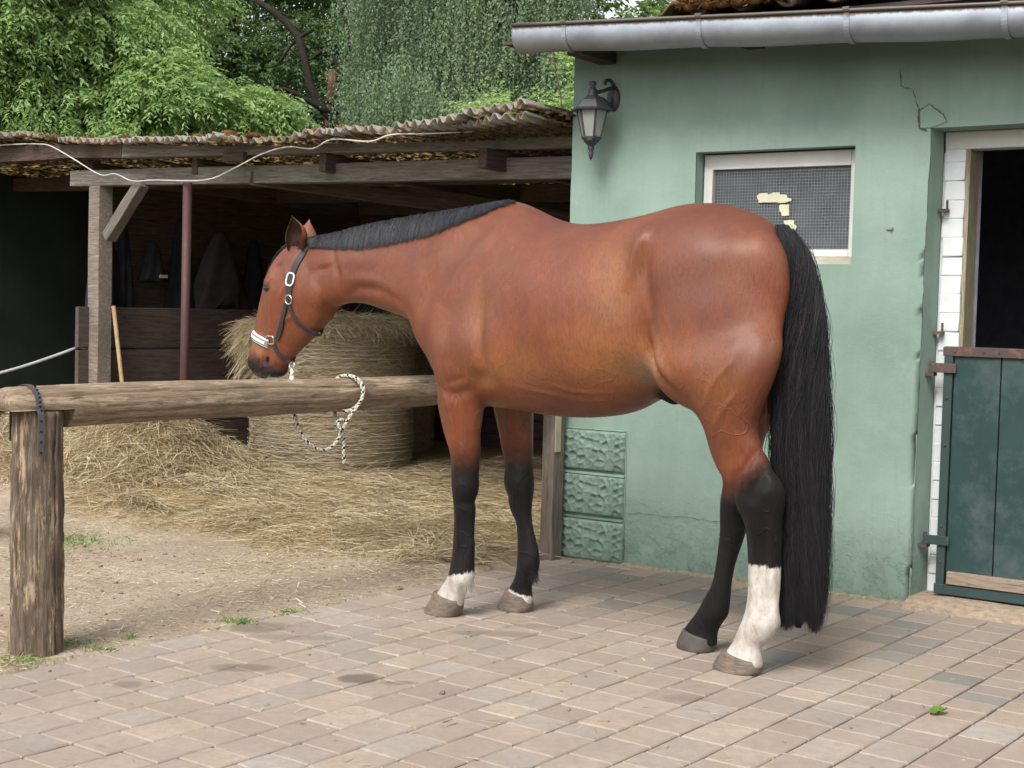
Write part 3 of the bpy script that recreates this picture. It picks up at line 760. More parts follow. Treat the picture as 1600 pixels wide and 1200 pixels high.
# pebbles and crumbs of earth
mb = MB(); rr = random.Random(4)
for i in range(700):
    x = rr.uniform(-2.6, 1.6); y = rr.uniform(4.0, 7.6)
    if (x - WALL_P[0]) * WALL_N[0] + (y - WALL_P[1]) * WALL_N[1] < .05: continue
    if x * NU[0] + y * NU[1] > EDGE - .03 and rr.random() < .8: continue
    if x * NU[0] + y * NU[1] > EDGE + .2 and rr.random() < .2: continue
    onp = x * NU[0] + y * NU[1] > EDGE
    s = rr.uniform(.002, .0055) * (1 if rr.random() < .9 else 1.7); z = 0 if onp else float(ground_z(np.array([x]), np.array([y]))[0])
    R = Matrix.Rotation(rr.uniform(0, 6), 3, 'Z'); mb.box((x, y, z + s * .4), (s * 2, s * 1.5, s * 1.1), R, jit=s * .4)
o = mb.build('pebbles', flat_mat('pebble', (.20, .155, .115), .9, .2, 0, .5, 3), None, True); tag(o, 'tiny pebbles and crumbs of earth on the yard', 'pebbles', kind='stuff')
# grass tufts along the edge of the paving
def grass_tuft(name, x, y, rx, ry, n, L, label):
    X = x + r.normal(0, rx, n); Y = y + r.normal(0, ry, n); Z = ground_z(X, Y) - .004
    Z = np.where(Z < -.03, -.01, Z)
    az = r.uniform(0, 2 * pi, n); el = r.uniform(.5, 1.45, n)
    D = np.stack([np.cos(az) * np.cos(el), np.sin(az) * np.cos(el), np.sin(el)], 1); l = L * r.uniform(.5, 1.2, n)
    bend = np.stack([np.cos(az), np.sin(az), -np.ones(n)], 1) * (l * .35)[:, None]
    V, F = ribbons(np.stack([X, Y, Z], 1), D, l, r.uniform(.003, .006, n), bend, 3, r, .15)
    o = straw_obj(name, V, F, r.beta(2, 1.6, n), 8, M_grass); tag(o, label, 'grass', 'grass tufts along the paving edge', 'stuff')
for a in ((-1.06, 5.70, .04, .03, 110, .045, 'small green tuft at the paving edge, midway between the weathered post and the front hooves'),
          (-.905, 5.905, .02, .02, 50, .04, 'small green tuft at the paving edge, second nearest to the near front hoof'),
          (-.82, 5.88, .012, .012, 18, .045, 'tiny green tuft at the paving edge, nearest to the near front hoof'),
          (-1.59, 5.24, .03, .03, 80, .05, 'green tuft growing just right of the weathered post foot'),
          (-1.49, 5.19, .03, .018, 60, .035, 'low green tuft in front of the post, touching the paving'),
          (-1.42, 5.37, .012, .012, 24, .05, 'thin grass sprout alone on the bare soil right of the post'),
          (-1.69, 4.965, .06, .035, 150, .045, 'dense grass hugging the foot of the weathered post')):
    grass_tuft('grass_tuft', *a)
grass_tuft('grass_patch', -2.33, 7.45, .16, .13, 700, .05, 'green grass patch on the yard behind the weathered post')
grass_tuft('grass_patch', .10, 7.03, .012, .012, 30, .04, 'small green weed at the paving edge by the far front hoof')
# a green leaf and a scrap of bark on the paving
mb = MB(); N = 9; V = []; F = []
for i in range(N):
    t = i / (N - 1); w = .026 * sin(pi * t) ** .7 * (1 - .3 * t); x = (t - .5) * .075
    for s_ in (-1, 0, 1): V.append((x, s_ * w, .004 + .012 * abs(s_) * sin(pi * t) + .010 * t * t + (.006 if (i + s_) % 2 else 0) * abs(s_)))
    if i:
        for q in (0, 1): a = (i - 1) * 3 + q; F.append((a, a + 1, a + 4, a + 3))
mb.add(V, F); o = mb.build('fallen_leaf', flat_mat('leaf_green', (.10, .19, .03), .5, .4, 0, .4, 60), None, True); o.location = (1.407, 4.60, .001); o.rotation_euler = (0, 0, .5)
tag(o, 'single curled green leaf lying on the paving at the right', 'leaf')
# ================================================================== hitching rail
def log_mesh(path, rad, nseg, cracks, seed, clip=None, rough=.004):
    """round timber with drying cracks. cracks: list of (angle, depth, width, t0, t1)"""
    P = [Vector(p) for p in path]; rings = []; nr = len(P); rng = np.random.default_rng(seed)
    ax = (P[-1] - P[0]).normalized(); a = Vector((0, 0, 1)) if abs(ax.z) < .9 else Vector((0, -1, 0))
    x = ax.cross(a).normalized(); y = x.cross(ax)
    th = np.linspace(0, 2 * pi, nseg, endpoint=False)
    for i, p in enumerate(P):
        t = i / (nr - 1); R = rad[i] * (1 + rough / rad[i] * (2 * fbm(th * 2.2, np.full(nseg, t * 14), 1.0, 4, seed) + fbm(th * 9, np.full(nseg, t * 5), 1.0, 3, seed + 3)))
        for (an, dep, wd, t0, t1) in cracks:
            a_ = an + .10 * fbm(np.array([t * 6]), np.array([an]), 1.2, 4, seed)[0]
            d = np.abs((th - a_ + pi) % (2 * pi) - pi); env = np.clip((t - t0) / .05, 0, 1) * np.clip((t1 - t) / .05, 0, 1)
            R = R - dep * env * np.exp(-(d / wd) ** 2)
        rings.append(np.array([list(p + x * cos(q) * rr_ + y * sin(q) * rr_) for q, rr_ in zip(th, R)]))
    if clip: rings = [clip(i / (nr - 1), g) for i, g in enumerate(rings)]
    V, F = loft(rings); return V, F
def post_wood(name, a, b, c3, sc, pale=(.46, .36, .25)):
    m = NM(name, rough=.88, spec=.15); co = m.coord('Object', sc); g = m.noise(co, 7, 8, .75, .8); h = m.noise(m.coord('Object', [s * .35 + .35 for s in sc]), 5, 6, .75)
    c = m.ramp(g, [(.28, a), (.48, b), (.72, c3)])
    c = m.mix(m.ramp(h, [(.53, 0), (.60, .85)]), c, (*pale, 1))
    c = m.mix(m.ramp(m.noise(m.coord('Object'), 3.1, 5, .7), [(.55, 0), (.7, .4)]), c, (.05, .05, .03, 1))
    m.col(c); m.bump(m.math('ADD', g, m.math('MULTIPLY', h, .6)), .007, 1.0); return m.m
M_postw = post_wood('weathered_post_wood', (.035, .026, .020), (.115, .085, .063), (.25, .195, .15), (10, 10, .8), (.42, .32, .21))
M_railw = post_wood('weathered_rail_wood', (.085, .062, .045), (.24, .175, .12), (.37, .30, .22), (1.1, 11, 11), (.43, .34, .24))
PX, PY = -1.686, 5.115
rail_dir = Vector((.20 + .0 - PX, 7.31 - PY, 0)).normalized()
hr = empty('hitching_rail', (PX, PY, 0), math.atan2(rail_dir.y, rail_dir.x))
tag(hr, 'weathered round timber hitching rail on posts between the yard and the paving', 'hitching rail')
V, F = log_mesh([(0, 0, z) for z in np.linspace(-.1, .874, 46)], [.096 - .009 * t for t in np.linspace(0, 1, 46)], 120,
                [(a_, .024, .020, .0, 1.1) for a_ in (.4, 1.35, 2.9, 4.3, 5.4)] + [(a_, .007, .02, .15, .8) for a_ in (.9, 2.1, 3.5, 4.9, 5.9)], 3, rough=.0035)
mesh_np('post', V, F, M_postw, True, hr)
RL = (Vector((.20, 7.31, 0)) - Vector((PX, PY, 0))).length
xs = np.concatenate([np.linspace(-.145, .10, 9), np.linspace(.102, .14, 3), np.linspace(.18, RL + .02, 50)])
def rail_clip(t, g):
    x = g[0, 0]
    if x < .101: g = g.copy(); g[:, 2] = np.maximum(g[:, 2], .877 + .002)
    return g
rp = [(x, 0, .884 + .010 * x / RL + .004 * sin(x * 3)) for x in xs]
rr0 = [(.0775 - .012 * max(0, x) / RL) * (.90 if x < -.13 else 1) for x in xs]
V, F = log_mesh(rp, rr0, 96, [(5.0, .022, .035, .10, .85), (5.45, .016, .03, .0, .5), (4.4, .010, .04, .3, 1.0), (5.9, .006, .03, .2, .9), (.6, .01, .03, .1, .9)], 8, rail_clip, .003)
mesh_np('rail', V, F, M_railw, True, hr)
mb = MB(); mb.box((RL + .03, .0, .42), (.085, .075, .98), jit=.004); mb.build('post', wood_mat('grey_post', (.06, .05, .04), (.17, .14, .115), (.28, .245, .21), (12, 12, 1)), hr, bevel=.006)
o = MB(); o.box((RL + .012, -.043, .655), (.045, .004, .20)); o.build('metal_plate', flat_mat('cream_plate', (.42, .38, .27), .6, .4, 0, .2, 9), hr)
# perforated strap over the rail
def ribbon_path(pts, width, wdir, thick):
    wd = Vector(wdir).normalized(); P = [Vector(p) for p in pts]; V = []; F = []
    for i, p in enumerate(P):
        d = (P[min(i + 1, len(P) - 1)] - P[max(i - 1, 0)]).normalized(); nrm = d.cross(wd).normalized()
        V += [p - wd * width / 2, p + wd * width / 2, p + wd * width / 2 + nrm * thick, p - wd * width / 2 + nrm * thick]
        if i:
            a = (i - 1) * 4
            for k in range(4): F.append((a + k, a + (k + 1) % 4, a + (k + 1) % 4 + 4, a + k + 4))
    F += [(0, 1, 2, 3), tuple(range(len(V) - 1, len(V) - 5, -1))]
    return V, F
sp = [(-.045, -.096, z) for z in np.linspace(.72, .868, 5)] + [(-.045, -.089 * cos(t), .882 + .086 * sin(t)) for t in np.linspace(.0, pi, 18)] + [(-.045, .096, z) for z in (.86, .76)]
mb = MB(); mb.add(*ribbon_path(sp, .022, (1, 0, 0), .0025)); mb.build('strap', flat_mat('galvanised', (.13, .13, .14), .4, .5, .6), hr)
mb = MB()
for (x_, y_, z_) in sp[0:14]: mb.tube([(x_, y_ - .001, z_ + .012), (x_, y_ - .004, z_ + .012)], .004, 6)  # dark discs on the strap, coloured as the shade inside its holes
mb.build('strap_hole_disc', flat_mat('hole', (.015, .015, .015), .9, .1), hr)
# ================================================================== shed
SA = Vector((-3.159, 10.691, 0)); SRZ = math.atan2(-.701, .713)
shed = empty('open_shed', SA, SRZ)
tag(shed, 'low open timber shed with mossy corrugated roof, behind the horse', 'shed')
M_beam = wood_mat('grey_beam', (.055, .048, .042), (.165, .148, .128), (.30, .275, .24), (1.0, 16, 16), .85, .004)
M_beamd = wood_mat('brown_beam', (.035, .024, .020), (.085, .06, .05), (.15, .11, .09), (1.0, 16, 16), .85, .004)
M_postg = wood_mat('grey_upright', (.07, .055, .045), (.21, .175, .145), (.38, .33, .28), (14, 14, 1.0), .85, .004)
def beam(name, p, q, w, h, mat, parent=shed, jit=.003, bevel=.005):
    p, q = Vector(p), Vector(q); d = q - p; L = d.length
    mb = MB(); N = max(2, int(L / .5)); V = []; F = []; rr = random.Random(int(L * 1000))
    for i in range(N + 1):
        x = L * i / N; j = lambda: rr.uniform(-jit, jit)
        V += [(x, -w / 2 + j(), -h / 2 + j()), (x, w / 2 + j(), -h / 2 + j()), (x, w / 2 + j(), h / 2 + j()), (x, -w / 2 + j(), h / 2 + j())]
        if i:
            a = (i - 1) * 4
            for k in range(4): F.append((a + k, a + (k + 1) % 4, a + (k + 1) % 4 + 4, a + k + 4))
    F += [(3, 2, 1, 0), tuple(range(4 * N, 4 * N + 4))]
    mb.add(V, F); o = mb.build(name, mat, parent, bevel=bevel)
    o.location = p; o.rotation_euler = d.to_track_quat('X', 'Z').to_euler(); return o
beam('post', (.075, .055, -.02), (.075, .055, 2.10), .115, .15, M_postg)
beam('post', (4.5, 1.2, 0), (4.5, 1.2, 2.0), .12, .12, M_beamd)
beam('front_beam', (-.26, .03, 2.166), (4.95, .30, 2.018), .09, .115, M_beam)
beam('plate_beam', (-.33, -.04, 2.362), (.61, -.04, 2.318), .10, .10, M_beamd)
beam('plate_beam', (.60, -.04, 2.322), (4.95, .27, 2.170), .09, .112, M_beam)
beam('spacer_block', (1.75, .02, 2.215), (1.98, .02, 2.207), .08, .06, M_beamd)
beam('brace', (.24, .03, 1.72), (.70, .03, 2.10), .08, .085, M_beam)
for (y, dz) in ((.9, 0), (1.75, .0), (2.6, 0), (3.4, 0)):
    beam('purlin', (-3.2, y, 2.36 - .06 * y), (4.7, y, 2.12 - .06 * y), .09, .12, M_beamd)
beam('purlin', (-3.3, -.03, 2.46), (-.28, -.02, 2.365), .085, .115, M_beamd)
for x in (-.1, 1.3, 2.7, 4.1):
    beam('rafter', (x, .06, 2.235 - .035 * (x + .1)), (x + .1, 3.5, 2.03 - .03 * x), .07, .11, M_beamd)
beam('diagonal_brace', (1.9, .1, 2.08), (3.4, 1.6, 1.85), .05, .09, M_beamd)
# steel prop
mb = MB(); mb.tube([(1.285, .01, 0), (1.30, .01, 2.07)], .031, 16); mb.build('steel_prop', paint_mat('oxblood_paint', (.075, .033, .035), (.13, .07, .05), .6, .55), shed, True)
# roof sheets
def rz_(x, y): return np.interp(x, [-3.4, -1.4, -.8, -.1, .5, 1.4, 2.75, 3.35, 3.9, 5], [2.46, 2.525, 2.52, 2.425, 2.39, 2.33, 2.275, 2.25, 2.235, 2.22]) - .070 * (y + .15)
m = NM('mossy_corrugated_sheet', rough=.9, spec=.1); co = m.coord('World')
f = m.noise(m.coord('Object', (1, .6, 1)), 30, 6, .8); f2 = m.noise(co, 3, 5, .7)
dirt = m.ramp(f, [(.40, (.035, .028, .022)), (.50, (.10, .08, .055)), (.60, (.26, .21, .14)), (.75, (.42, .37, .29))])
so_ = m.n('ShaderNodeSeparateXYZ'); m.l(m.coord('Object'), so_.inputs[0])
edge = m.ramp(m.math('ADD', m.math('MULTIPLY', so_.outputs[1], -1.0), m.math('MULTIPLY', f, .08)), [(.165, 0), (.19, .8)])
m.col(m.mix(edge, dirt, (.30, .28, .25, 1)))
tr = m.n('ShaderNodeBsdfTranslucent'); m.put(tr.inputs[0], (.86, .72, .48, 1)); mx = m.n('ShaderNodeMixShader')
msk = m.math('MULTIPLY', m.ramp(f, [(.49, 0), (.57, .8)]), m.ramp(f2, [(.33, .15), (.56, 1)]))
m.put(mx.inputs[0], msk); m.l(m.b.outputs[0], mx.inputs[1]); m.l(tr.outputs[0], mx.inputs[2]); m.l(mx.outputs[0], m.out.inputs[0]); M_sheet = m.m
def sheet(x0, width, y0, y1, zf, seed):
    nx = int(width / .0095); ny = 22; rr = np.random.default_rng(seed)
    X, Y = np.meshgrid(np.linspace(x0, x0 + width, nx), np.linspace(y0, y1, ny))
    fr = .085 * fbm(X, Y * 0, 4, 5, seed) * np.clip((y0 + .3 - Y) / .3, 0, 1)
    Z = zf(X, Y) + .017 * np.sin(X * 2 * pi / .076) + .018 * fbm(X, Y, 1.7, 3, seed + 2) + .024 * np.clip((y0 + .12 - Y) / .12, 0, 1) * fbm(X, Y, 6, 4, seed + 9)
    V = np.stack([X, Y + fr, Z], -1).reshape(-1, 3)
    i = np.arange((ny - 1) * (nx - 1)); q = i // (nx - 1); c_ = i % (nx - 1); a = q * nx + c_
    o = mesh_np('roof_sheet', V, np.stack([a, a + 1, a + nx + 1, a + nx], 1), M_sheet, True, shed)
    s_ = o.modifiers.new('thick', 'SOLIDIFY'); s_.thickness = .006; s_.offset = 0
    return o
for i, x0 in enumerate(np.arange(-3.4, 4.0, .90)):
    sheet(x0, .95, -.16 - .03 * (i % 3), 3.8, lambda X, Y, k=i: rz_(X, Y) + .006 * (k % 2), 60 + i)
sheet(3.72, .56, -.26, 1.25, lambda X, Y: 2.26 + .020 * (X - 3.9) - .055 * (Y + .3), 91)
sheet(4.22, .56, -.28, 1.25, lambda X, Y: 2.275 + .030 * (X - 3.9) - .055 * (Y + .3), 92)
# moss cushions on the roof edge
cs = []
rr = random.Random(9)
for (px_x, rx, rz) in ((1.65, .05, .03), (1.98, .06, .045), (2.25, .05, .02), (2.9, .07, .035), (3.15, .06, .04), (3.3, .08, .03), (.2, .07, .02), (.75, .05, .018), (1.1, .06, .016)):
    cs.append((px_x, -.13, float(rz_(px_x, -.15)) + .012, rx, .06, rz))
for k in range(20):
    x = rr.uniform(-1.2, 3.6); cs.append((x, rr.uniform(-.15, .2), float(rz_(x, -.1)) + .008, rr.uniform(.02, .05), .04, rr.uniform(.008, .02)))
tuft_field('moss_cushion', cs, M_moss, shed, 160, .02, 5)
# moss on the stable tiles
cs = []
for k in range(34):
    u = rr.uniform(.75, 3.4); cs.append((u, -.39 + rr.uniform(0, .12), 2.668 + rr.uniform(0, .02), rr.uniform(.02, .05), .035, rr.uniform(.008, .02)))
for u in (.86, .95, 1.02, 1.10, 1.17): cs.append((u, -.40, 2.668, .045, .035, .035))
tuft_field('moss_cushion', cs, M_moss, roof, 520, .045, 6)
# side partition: plank screen running back from the front post (direction of the stall)
pdir = Vector((.6, .8, 0)); pn = Vector((-.8, .6, 0)); Mi = shed.matrix_basis.inverted() if False else (Matrix.Translation(SA) @ Matrix.Rotation(SRZ, 4, 'Z')).inverted()
Wd = lambda x, y, z: Mi @ Vector((x, y, z))
M_plank = wood_mat('old_plank', (.045, .033, .028), (.105, .080, .068), (.17, .135, .115), (1.0, 12, 12), .85, .003)
P0_ = Vector((-3.215, 10.61, 0))
def wpt(t, off, z): v = P0_ + pdir * t + pn * off; return Wd(v.x, v.y, z)
for k, (z0_, z1_) in enumerate([(.0, .30), (.305, .59), (.60, .885), (.895, 1.205)]):
    beam('partition_plank', wpt(0, 0, (z0_ + z1_) / 2 + .01), wpt(3.3, 0, (z0_ + z1_) / 2), .035, z1_ - z0_ - .006, M_plank, jit=.006)
for k in range(8):
    z = 1.22 + k * .125
    beam('wall_board', wpt(.55, .36, z), wpt(3.4, .36, z), .02, .118, M_beamd, jit=.002, bevel=.002)
# back wall and far dark walls
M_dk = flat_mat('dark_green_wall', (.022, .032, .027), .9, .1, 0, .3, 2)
bw = [(-1.1, 13.7), (2.3, 10.3)]
for k in range(15):
    z = .08 + k * .15
    beam('back_board', Wd(bw[0][0], bw[0][1], z), Wd(bw[1][0], bw[1][1], z), .022, .143, M_beamd, jit=.002, bevel=.002)
mb = MB()
def wallbox(mb, a, b, z0_, z1_, th=.04):
    d = (Vector(b) - Vector(a)).normalized(); n_ = Vector((-d.y, d.x)) * th / 2
    c = [Vector(a) - n_, Vector(b) - n_, Vector(b) + n_, Vector(a) + n_]
    V = [Wd(p.x, p.y, z0_) for p in c] + [Wd(p.x, p.y, z1_) for p in c]
    mb.add(V, [(0, 3, 2, 1), (4, 5, 6, 7), (0, 1, 5, 4), (1, 2, 6, 5), (2, 3, 7, 6), (3, 0, 4, 7)])
wallbox(mb, (-5.75, 11.9), (-3.8, 14.5), 0, 2.40); wallbox(mb, (-3.8, 14.5), (-1.1, 13.72), 0, 2.30); wallbox(mb, (-1.13, 13.75), (2.35, 10.36), 0, 2.25); wallbox(mb, (-8.2, 13.0), (-5.75, 11.92), 0, 2.45)  # the run behind the back boards is added to stop light through gaps
mb.build('green_wall_and_backing', M_dk, shed)
# eye hooks on the post
for z in (.98, .895, .72):
    mb = MB(); mb.tube([(-.01, .03, z), (-.05, -.01, z), (-.06, -.05, z + .01)], .008, 6); mb.box((-.005, .03, z), (.02, .03, .03)); mb.build('hook', M_iron, shed)
# ---- things kept in the shed
M_cloth = flat_mat('dark_cloth', (.028, .028, .034), .95, .05, 0, .35, 8)
M_cloth2 = flat_mat('brown_grey_cloth', (.062, .052, .055), .95, .05, 0, .25, 8)
def hanging_cloth(name, t, off, ztop, zbot, wtop, wbot, depth, seed, mat, label, cat, notch=False):
    nu, nv = 48, 26; th = np.linspace(0, 2 * pi, nu, endpoint=False); rings = []
    for j in range(nv):
        v = j / (nv - 1); w = wtop + (wbot - wtop) * v ** .7; d = depth * (.35 + .65 * v ** .5)
        fold = 1 + .30 * v ** .6 * np.sin(th * 5 + seed + 2 * v) * .6 + .25 * v * fbm(th * 2, np.full(nu, v * 2.0), 1, 3, seed)
        x = w / 2 * np.cos(th) * fold; y = d / 2 * np.sin(th) * fold
        z = ztop + (zbot - ztop) * v + .05 * v * fbm(th, np.full(nu, .5), 1, 2, seed + 4)
        if notch: z = z + (v ** 3) * .16 * np.exp(-((x - .02) / .09) ** 2)
        rings.append(np.stack([x, y, z], 1))
    V, F = loft(rings); o = mesh_np(name, V, F, mat, True)
    p = P0_ + pdir * t + pn * off; o.location = (p.x, p.y, 0); o.rotation_euler = (0, 0, math.atan2(.8, .6))
    tag(o, label, cat, 'clothes and tack hanging in the shed'); return o
hanging_cloth('hanging_coat', .42, .25, 1.93, 1.15, .06, .34, .16, 1, M_cloth, 'long dark coat hanging nearest the grey shed post', 'coat')
hanging_cloth('hanging_coat', .62, .28, 1.90, 1.1, .05, .22, .12, 4, M_cloth, 'narrow dark coat hanging second from the grey shed post', 'coat')
hanging_cloth('halter_bundle', .90, .25, 1.72, 1.42, .05, .22, .14, 6, M_cloth, 'bundle of dark tack hanging just left of the red steel prop', 'tack')
hanging_cloth('hanging_coat', 1.22, .30, 1.93, 1.1, .06, .30, .14, 9, M_cloth, 'dark coat hanging just right of the red steel prop', 'coat')
hanging_cloth('horse_rug', 1.58, .24, 1.84, 1.17, .06, .62, .2, 12, M_cloth2, 'brown grey horse rug draped on a hook, largest of the hanging cloths', 'horse rug', True)
hanging_cloth('hanging_coat', 2.0, .28, 1.8, 1.1, .06, .30, .14, 15, M_cloth, 'dark coat hanging behind the head of the horse', 'coat')
o = MB(); o.box((0, 0, 0), (.07, .02, .025)); o = o.build('reflective_patch', flat_mat('pale_cloth', (.5, .5, .46), .6), None); p = P0_ + pdir * .93 + pn * .16; o.location = (p.x, p.y, 1.46); o.rotation_euler = (0, 0, math.atan2(.8, .6)); 
tag(o, 'small pale reflective patch hanging with the tack left of the red prop', 'patch', 'clothes and tack hanging in the shed')
# broom stick leaning by the post
mb = MB(); mb.tube([(-2.62, 9.95, .06), (-2.86, 10.30, 1.22)], .015, 10); o = mb.build('stick', flat_mat('yellow_wood', (.30, .20, .10), .6, .3, 0, .3, 20), None, True)
br = empty('broom', (-2.62, 9.95, .0)); o.parent = br; o.location = (2.62, -9.95, 0); tag(br, 'yellow wooden broom leaning against the grey shed post', 'broom')
mb = MB(); mb.tube([(-2.722, 10.099, .553), (-2.743, 10.129, .657)], .0158, 10); o = mb.build('green_band', flat_mat('green_tape', (.10, .16, .05), .6), br); o.location = (2.62, -9.95, 0)
mb = MB(); mb.box((0, 0, .06), (.30, .07, .06), jit=.003); mb.build('broom_head', M_plank, br)
# white cable slung along the beams
cab = [(-1.6, -.13, 2.47), (-.9, -.12, 2.45), (-.55, -.12, 2.43), (-.33, -.13, 2.40), (.0, -.13, 2.29), (.282, -.07, 2.165), (.45, -.045, 2.165), (.677, -.04, 2.105), (.969, -.04, 2.098), (1.595, -.045, 2.07), (1.95, -.06, 2.13), (2.301, -.09, 2.20), (2.563, -.09, 2.225), (2.8, -.09, 2.20), (3.117, -.19, 2.225), (3.461, -.20, 2.19), (3.651, -.20, 2.215), (3.95, -.17, 2.205), (4.15, -.02, 2.22)]
R3 = resample([(SA + Matrix.Rotation(SRZ, 3, 'Z') @ Vector(p)) for p in cab], 5)
mb = MB(); mb.tube([tuple(p) for p in R3], .0048, 6); o = mb.build('cable', flat_mat('white_cable', (.50, .50, .48), .6), None, True); tag(o, 'slack white cable slung along the front beams of the shed', 'cable')
# rope tied to the post hook, running out of the picture to the left
p_end = SA + Matrix.Rotation(SRZ, 3, 'Z') @ Vector((-.06, -.05, .905)); p0 = Vector((-4.3, 10.2, .60))
pts = [p0.lerp(p_end, t) + Vector((0, 0, -.05 * sin(pi * t))) for t in np.linspace(0, 1, 16)]
mb = MB(); mb.tube(pts, .011, 8); o = mb.build('rope', flat_mat('grey_rope', (.34, .34, .33), .8, .2, 0, .3, 40), None, True); tag(o, 'taut grey rope tied to the shed post, running off to the left', 'rope')
# thin wire hanging from the gutter end
mb = MB(); Wc = Matrix.Translation((WALL_P[0], WALL_P[1], 0)) @ Matrix.Rotation(BRZ, 4, 'Z')
mb.tube([tuple(Wc @ Vector(p)) for p in [(.08, -.33, 2.56), (.05, -.26, 2.45), (-.015, -.1, 2.36), (-.04, -.05, 2.30)]], .0035, 5); o = mb.build('wire', flat_mat('pale_wire', (.4, .38, .33), .6), None); tag(o, 'thin pale wire hanging from the left end of the gutter', 'wire')
# teal board at the left edge
mb = MB(); mb.box((0, 0, .33), (.5, .03, .7), jit=.002); o = mb.build('painted_board', paint_mat('teal_paint', (.10, .30, .26), (.3, .28, .2), .7), None, bevel=.004); o.location = (-3.03, 7.2, 0); o.rotation_euler = (0, 0, .3)
tag(o, 'teal painted board standing at the left edge behind the post', 'board')
# ================================================================== round bales
def bale(name, cx, cy, R, H, n_str, seed, label, dark=False):
    e = empty(name, (cx, cy, 0)); tag(e, label, 'hay bale', 'round hay bales in the shed')
    nth, nz = 150, 150; th = np.linspace(0, 2 * pi, nth, endpoint=False); rings = []
    for j in range(nz):
        v = j / (nz - 1); z = H * v
        rr_ = R * (1 + .010 * fbm(th * 3, np.full(nth, z * 4), 1, 4, seed)) + .0016 * np.sin(z * 2 * pi / .031 + .6 * fbm(th * 2, np.full(nth, z), 1, 2, seed + 5))
        rr_ = rr_ - .05 * np.clip((v - .95) / .05, 0, 1) ** 2 - .015 * np.clip((.03 - v) / .03, 0, 1)
        rr_ = rr_ + .012 * np.sin(th + 1) + .012 * np.sin(pi * v)
        rings.append(np.stack([rr_ * np.cos(th), rr_ * np.sin(th), np.full(nth, z)], 1))
    V, F = loft(rings); o = mesh_np('bale_body', V, F, M_bale, True, e)
    g = np.random.default_rng(seed); n = n_str; a = g.uniform(0, 2 * pi, n); z = g.uniform(.02, H - .02, n)
    el = g.normal(0, .30, n); sgn = g.choice([-1, 1], n)
    D = np.stack([-np.sin(a) * sgn * np.cos(el), np.cos(a) * sgn * np.cos(el), np.sin(el)], 1) + np.stack([np.cos(a), np.sin(a), 0 * a], 1) * g.uniform(-.02, .12, n)[:, None]
    D /= np.linalg.norm(D, axis=1)[:, None]; L = g.uniform(.04, .16, n)
    P_ = np.stack([np.cos(a) * (R + .012), np.sin(a) * (R + .012), z], 1)
    bend = -np.stack([np.cos(a), np.sin(a), 0 * a], 1) * (L ** 2 / (2 * R))[:, None] + g.normal(0, .12, (n, 3)) * L[:, None] * .5
    V, F = ribbons(P_, D, L, g.uniform(.0022, .0045, n), bend, 3, g, .5)
    o = straw_obj('surface_straw', V, F, np.clip(g.beta(2.0, 1.5, n), 0, 1), 8, M_hay, e); o['kind'] = 'stuff'
    # loose crown of hay
    n = int(n_str * (1.0 if not dark else .1)); rad = np.sqrt(g.uniform(0, 1, n)) * (R + .04); a = g.uniform(0, 2 * pi, n)
    zt = H + .10 * (1 + .5 * fbm(rad * np.cos(a), rad * np.sin(a), 4, 3, 3)) * np.clip(1.12 - (rad / R) ** 4 * .75, 0, 1) * g.uniform(.2, 1, n)
    az = a + g.normal(0, .9, n); el = g.normal(-.05, .35, n); over = rad > R - .08; el = np.where(over, g.normal(-.3, .4, n), el)
    D = np.stack([np.cos(az) * np.cos(el), np.sin(az) * np.cos(el), np.sin(el)], 1); L = g.uniform(.05, .15, n)
    bend = np.stack([0 * L, 0 * L, -L * g.uniform(.1, .5, n)], 1) + g.normal(0, .12, (n, 3)) * L[:, None]
    V1, F1 = ribbons(np.stack([rad * np.cos(a), rad * np.sin(a), zt], 1), D, L, g.uniform(.002, .004, n), bend, 3, g, .5)
    # a fat tuft hanging over the left side
    n2 = int(1700 * (1 if not dark else 0)) + 1; a2 = g.normal(math.atan2(-.45, -1), .22, n2); r2 = R + g.normal(.01, .05, n2); z2 = H + .04 - np.abs(g.normal(0, .16, n2))
    az = a2 + g.normal(0, .5, n2); el = g.normal(-.3, .5, n2)
    D = np.stack([np.cos(az) * np.cos(el), np.sin(az) * np.cos(el), np.sin(el)], 1); L2 = g.uniform(.06, .19, n2)
    V2, F2 = ribbons(np.stack([r2 * np.cos(a2), r2 * np.sin(a2), z2], 1), D, L2, g.uniform(.002, .004, n2), np.stack([0 * L2, 0 * L2, -L2 * .45], 1) + g.normal(0, .1, (n2, 3)) * L2[:, None], 3, g, .5)
    o = straw_obj('loose_top_hay', np.concatenate([V1, V2]), np.concatenate([F1, F2 + len(V1)]), np.clip(g.beta(2.2, 2.4, n + n2) + .12, 0, 1), 8, M_hay, e); o['kind'] = 'stuff'
    mnd, mf = ellipsoid((0, 0, H - .01), (R * .97, R * .97, .09), n=14); o = mesh_np('hay_crown', mnd, mf, M_bale, True, e)
    return e
m = NM('baled_hay', rough=.92, spec=.1); co = m.coord('Object', (1, 1, 5)); g = m.noise(co, 16, 7, .75); h = m.noise(m.coord('Object'), 3, 5, .65); k_ = m.noise(m.coord('Object', (1, 1, 9)), 50, 3, .6)
c = m.ramp(g, [(.28, (.22, .17, .11)), (.5, (.43, .35, .24)), (.72, (.62, .53, .40))]); c = m.mix(m.ramp(h, [(.4, .35), (.6, 0)]), c, (.17, .13, .08, 1)); c = m.mix(m.ramp(k_, [(.6, 0), (.75, .4)]), c, (.50, .45, .35, 1))
m.col(c); m.bump(m.math('ADD', g, k_), .010, 1.0); M_bale = m.m
bale('round_bale', -1.375, 11.02, .605, 1.10, 15000, 31, 'straw coloured round bale standing on end behind the hitching rail')
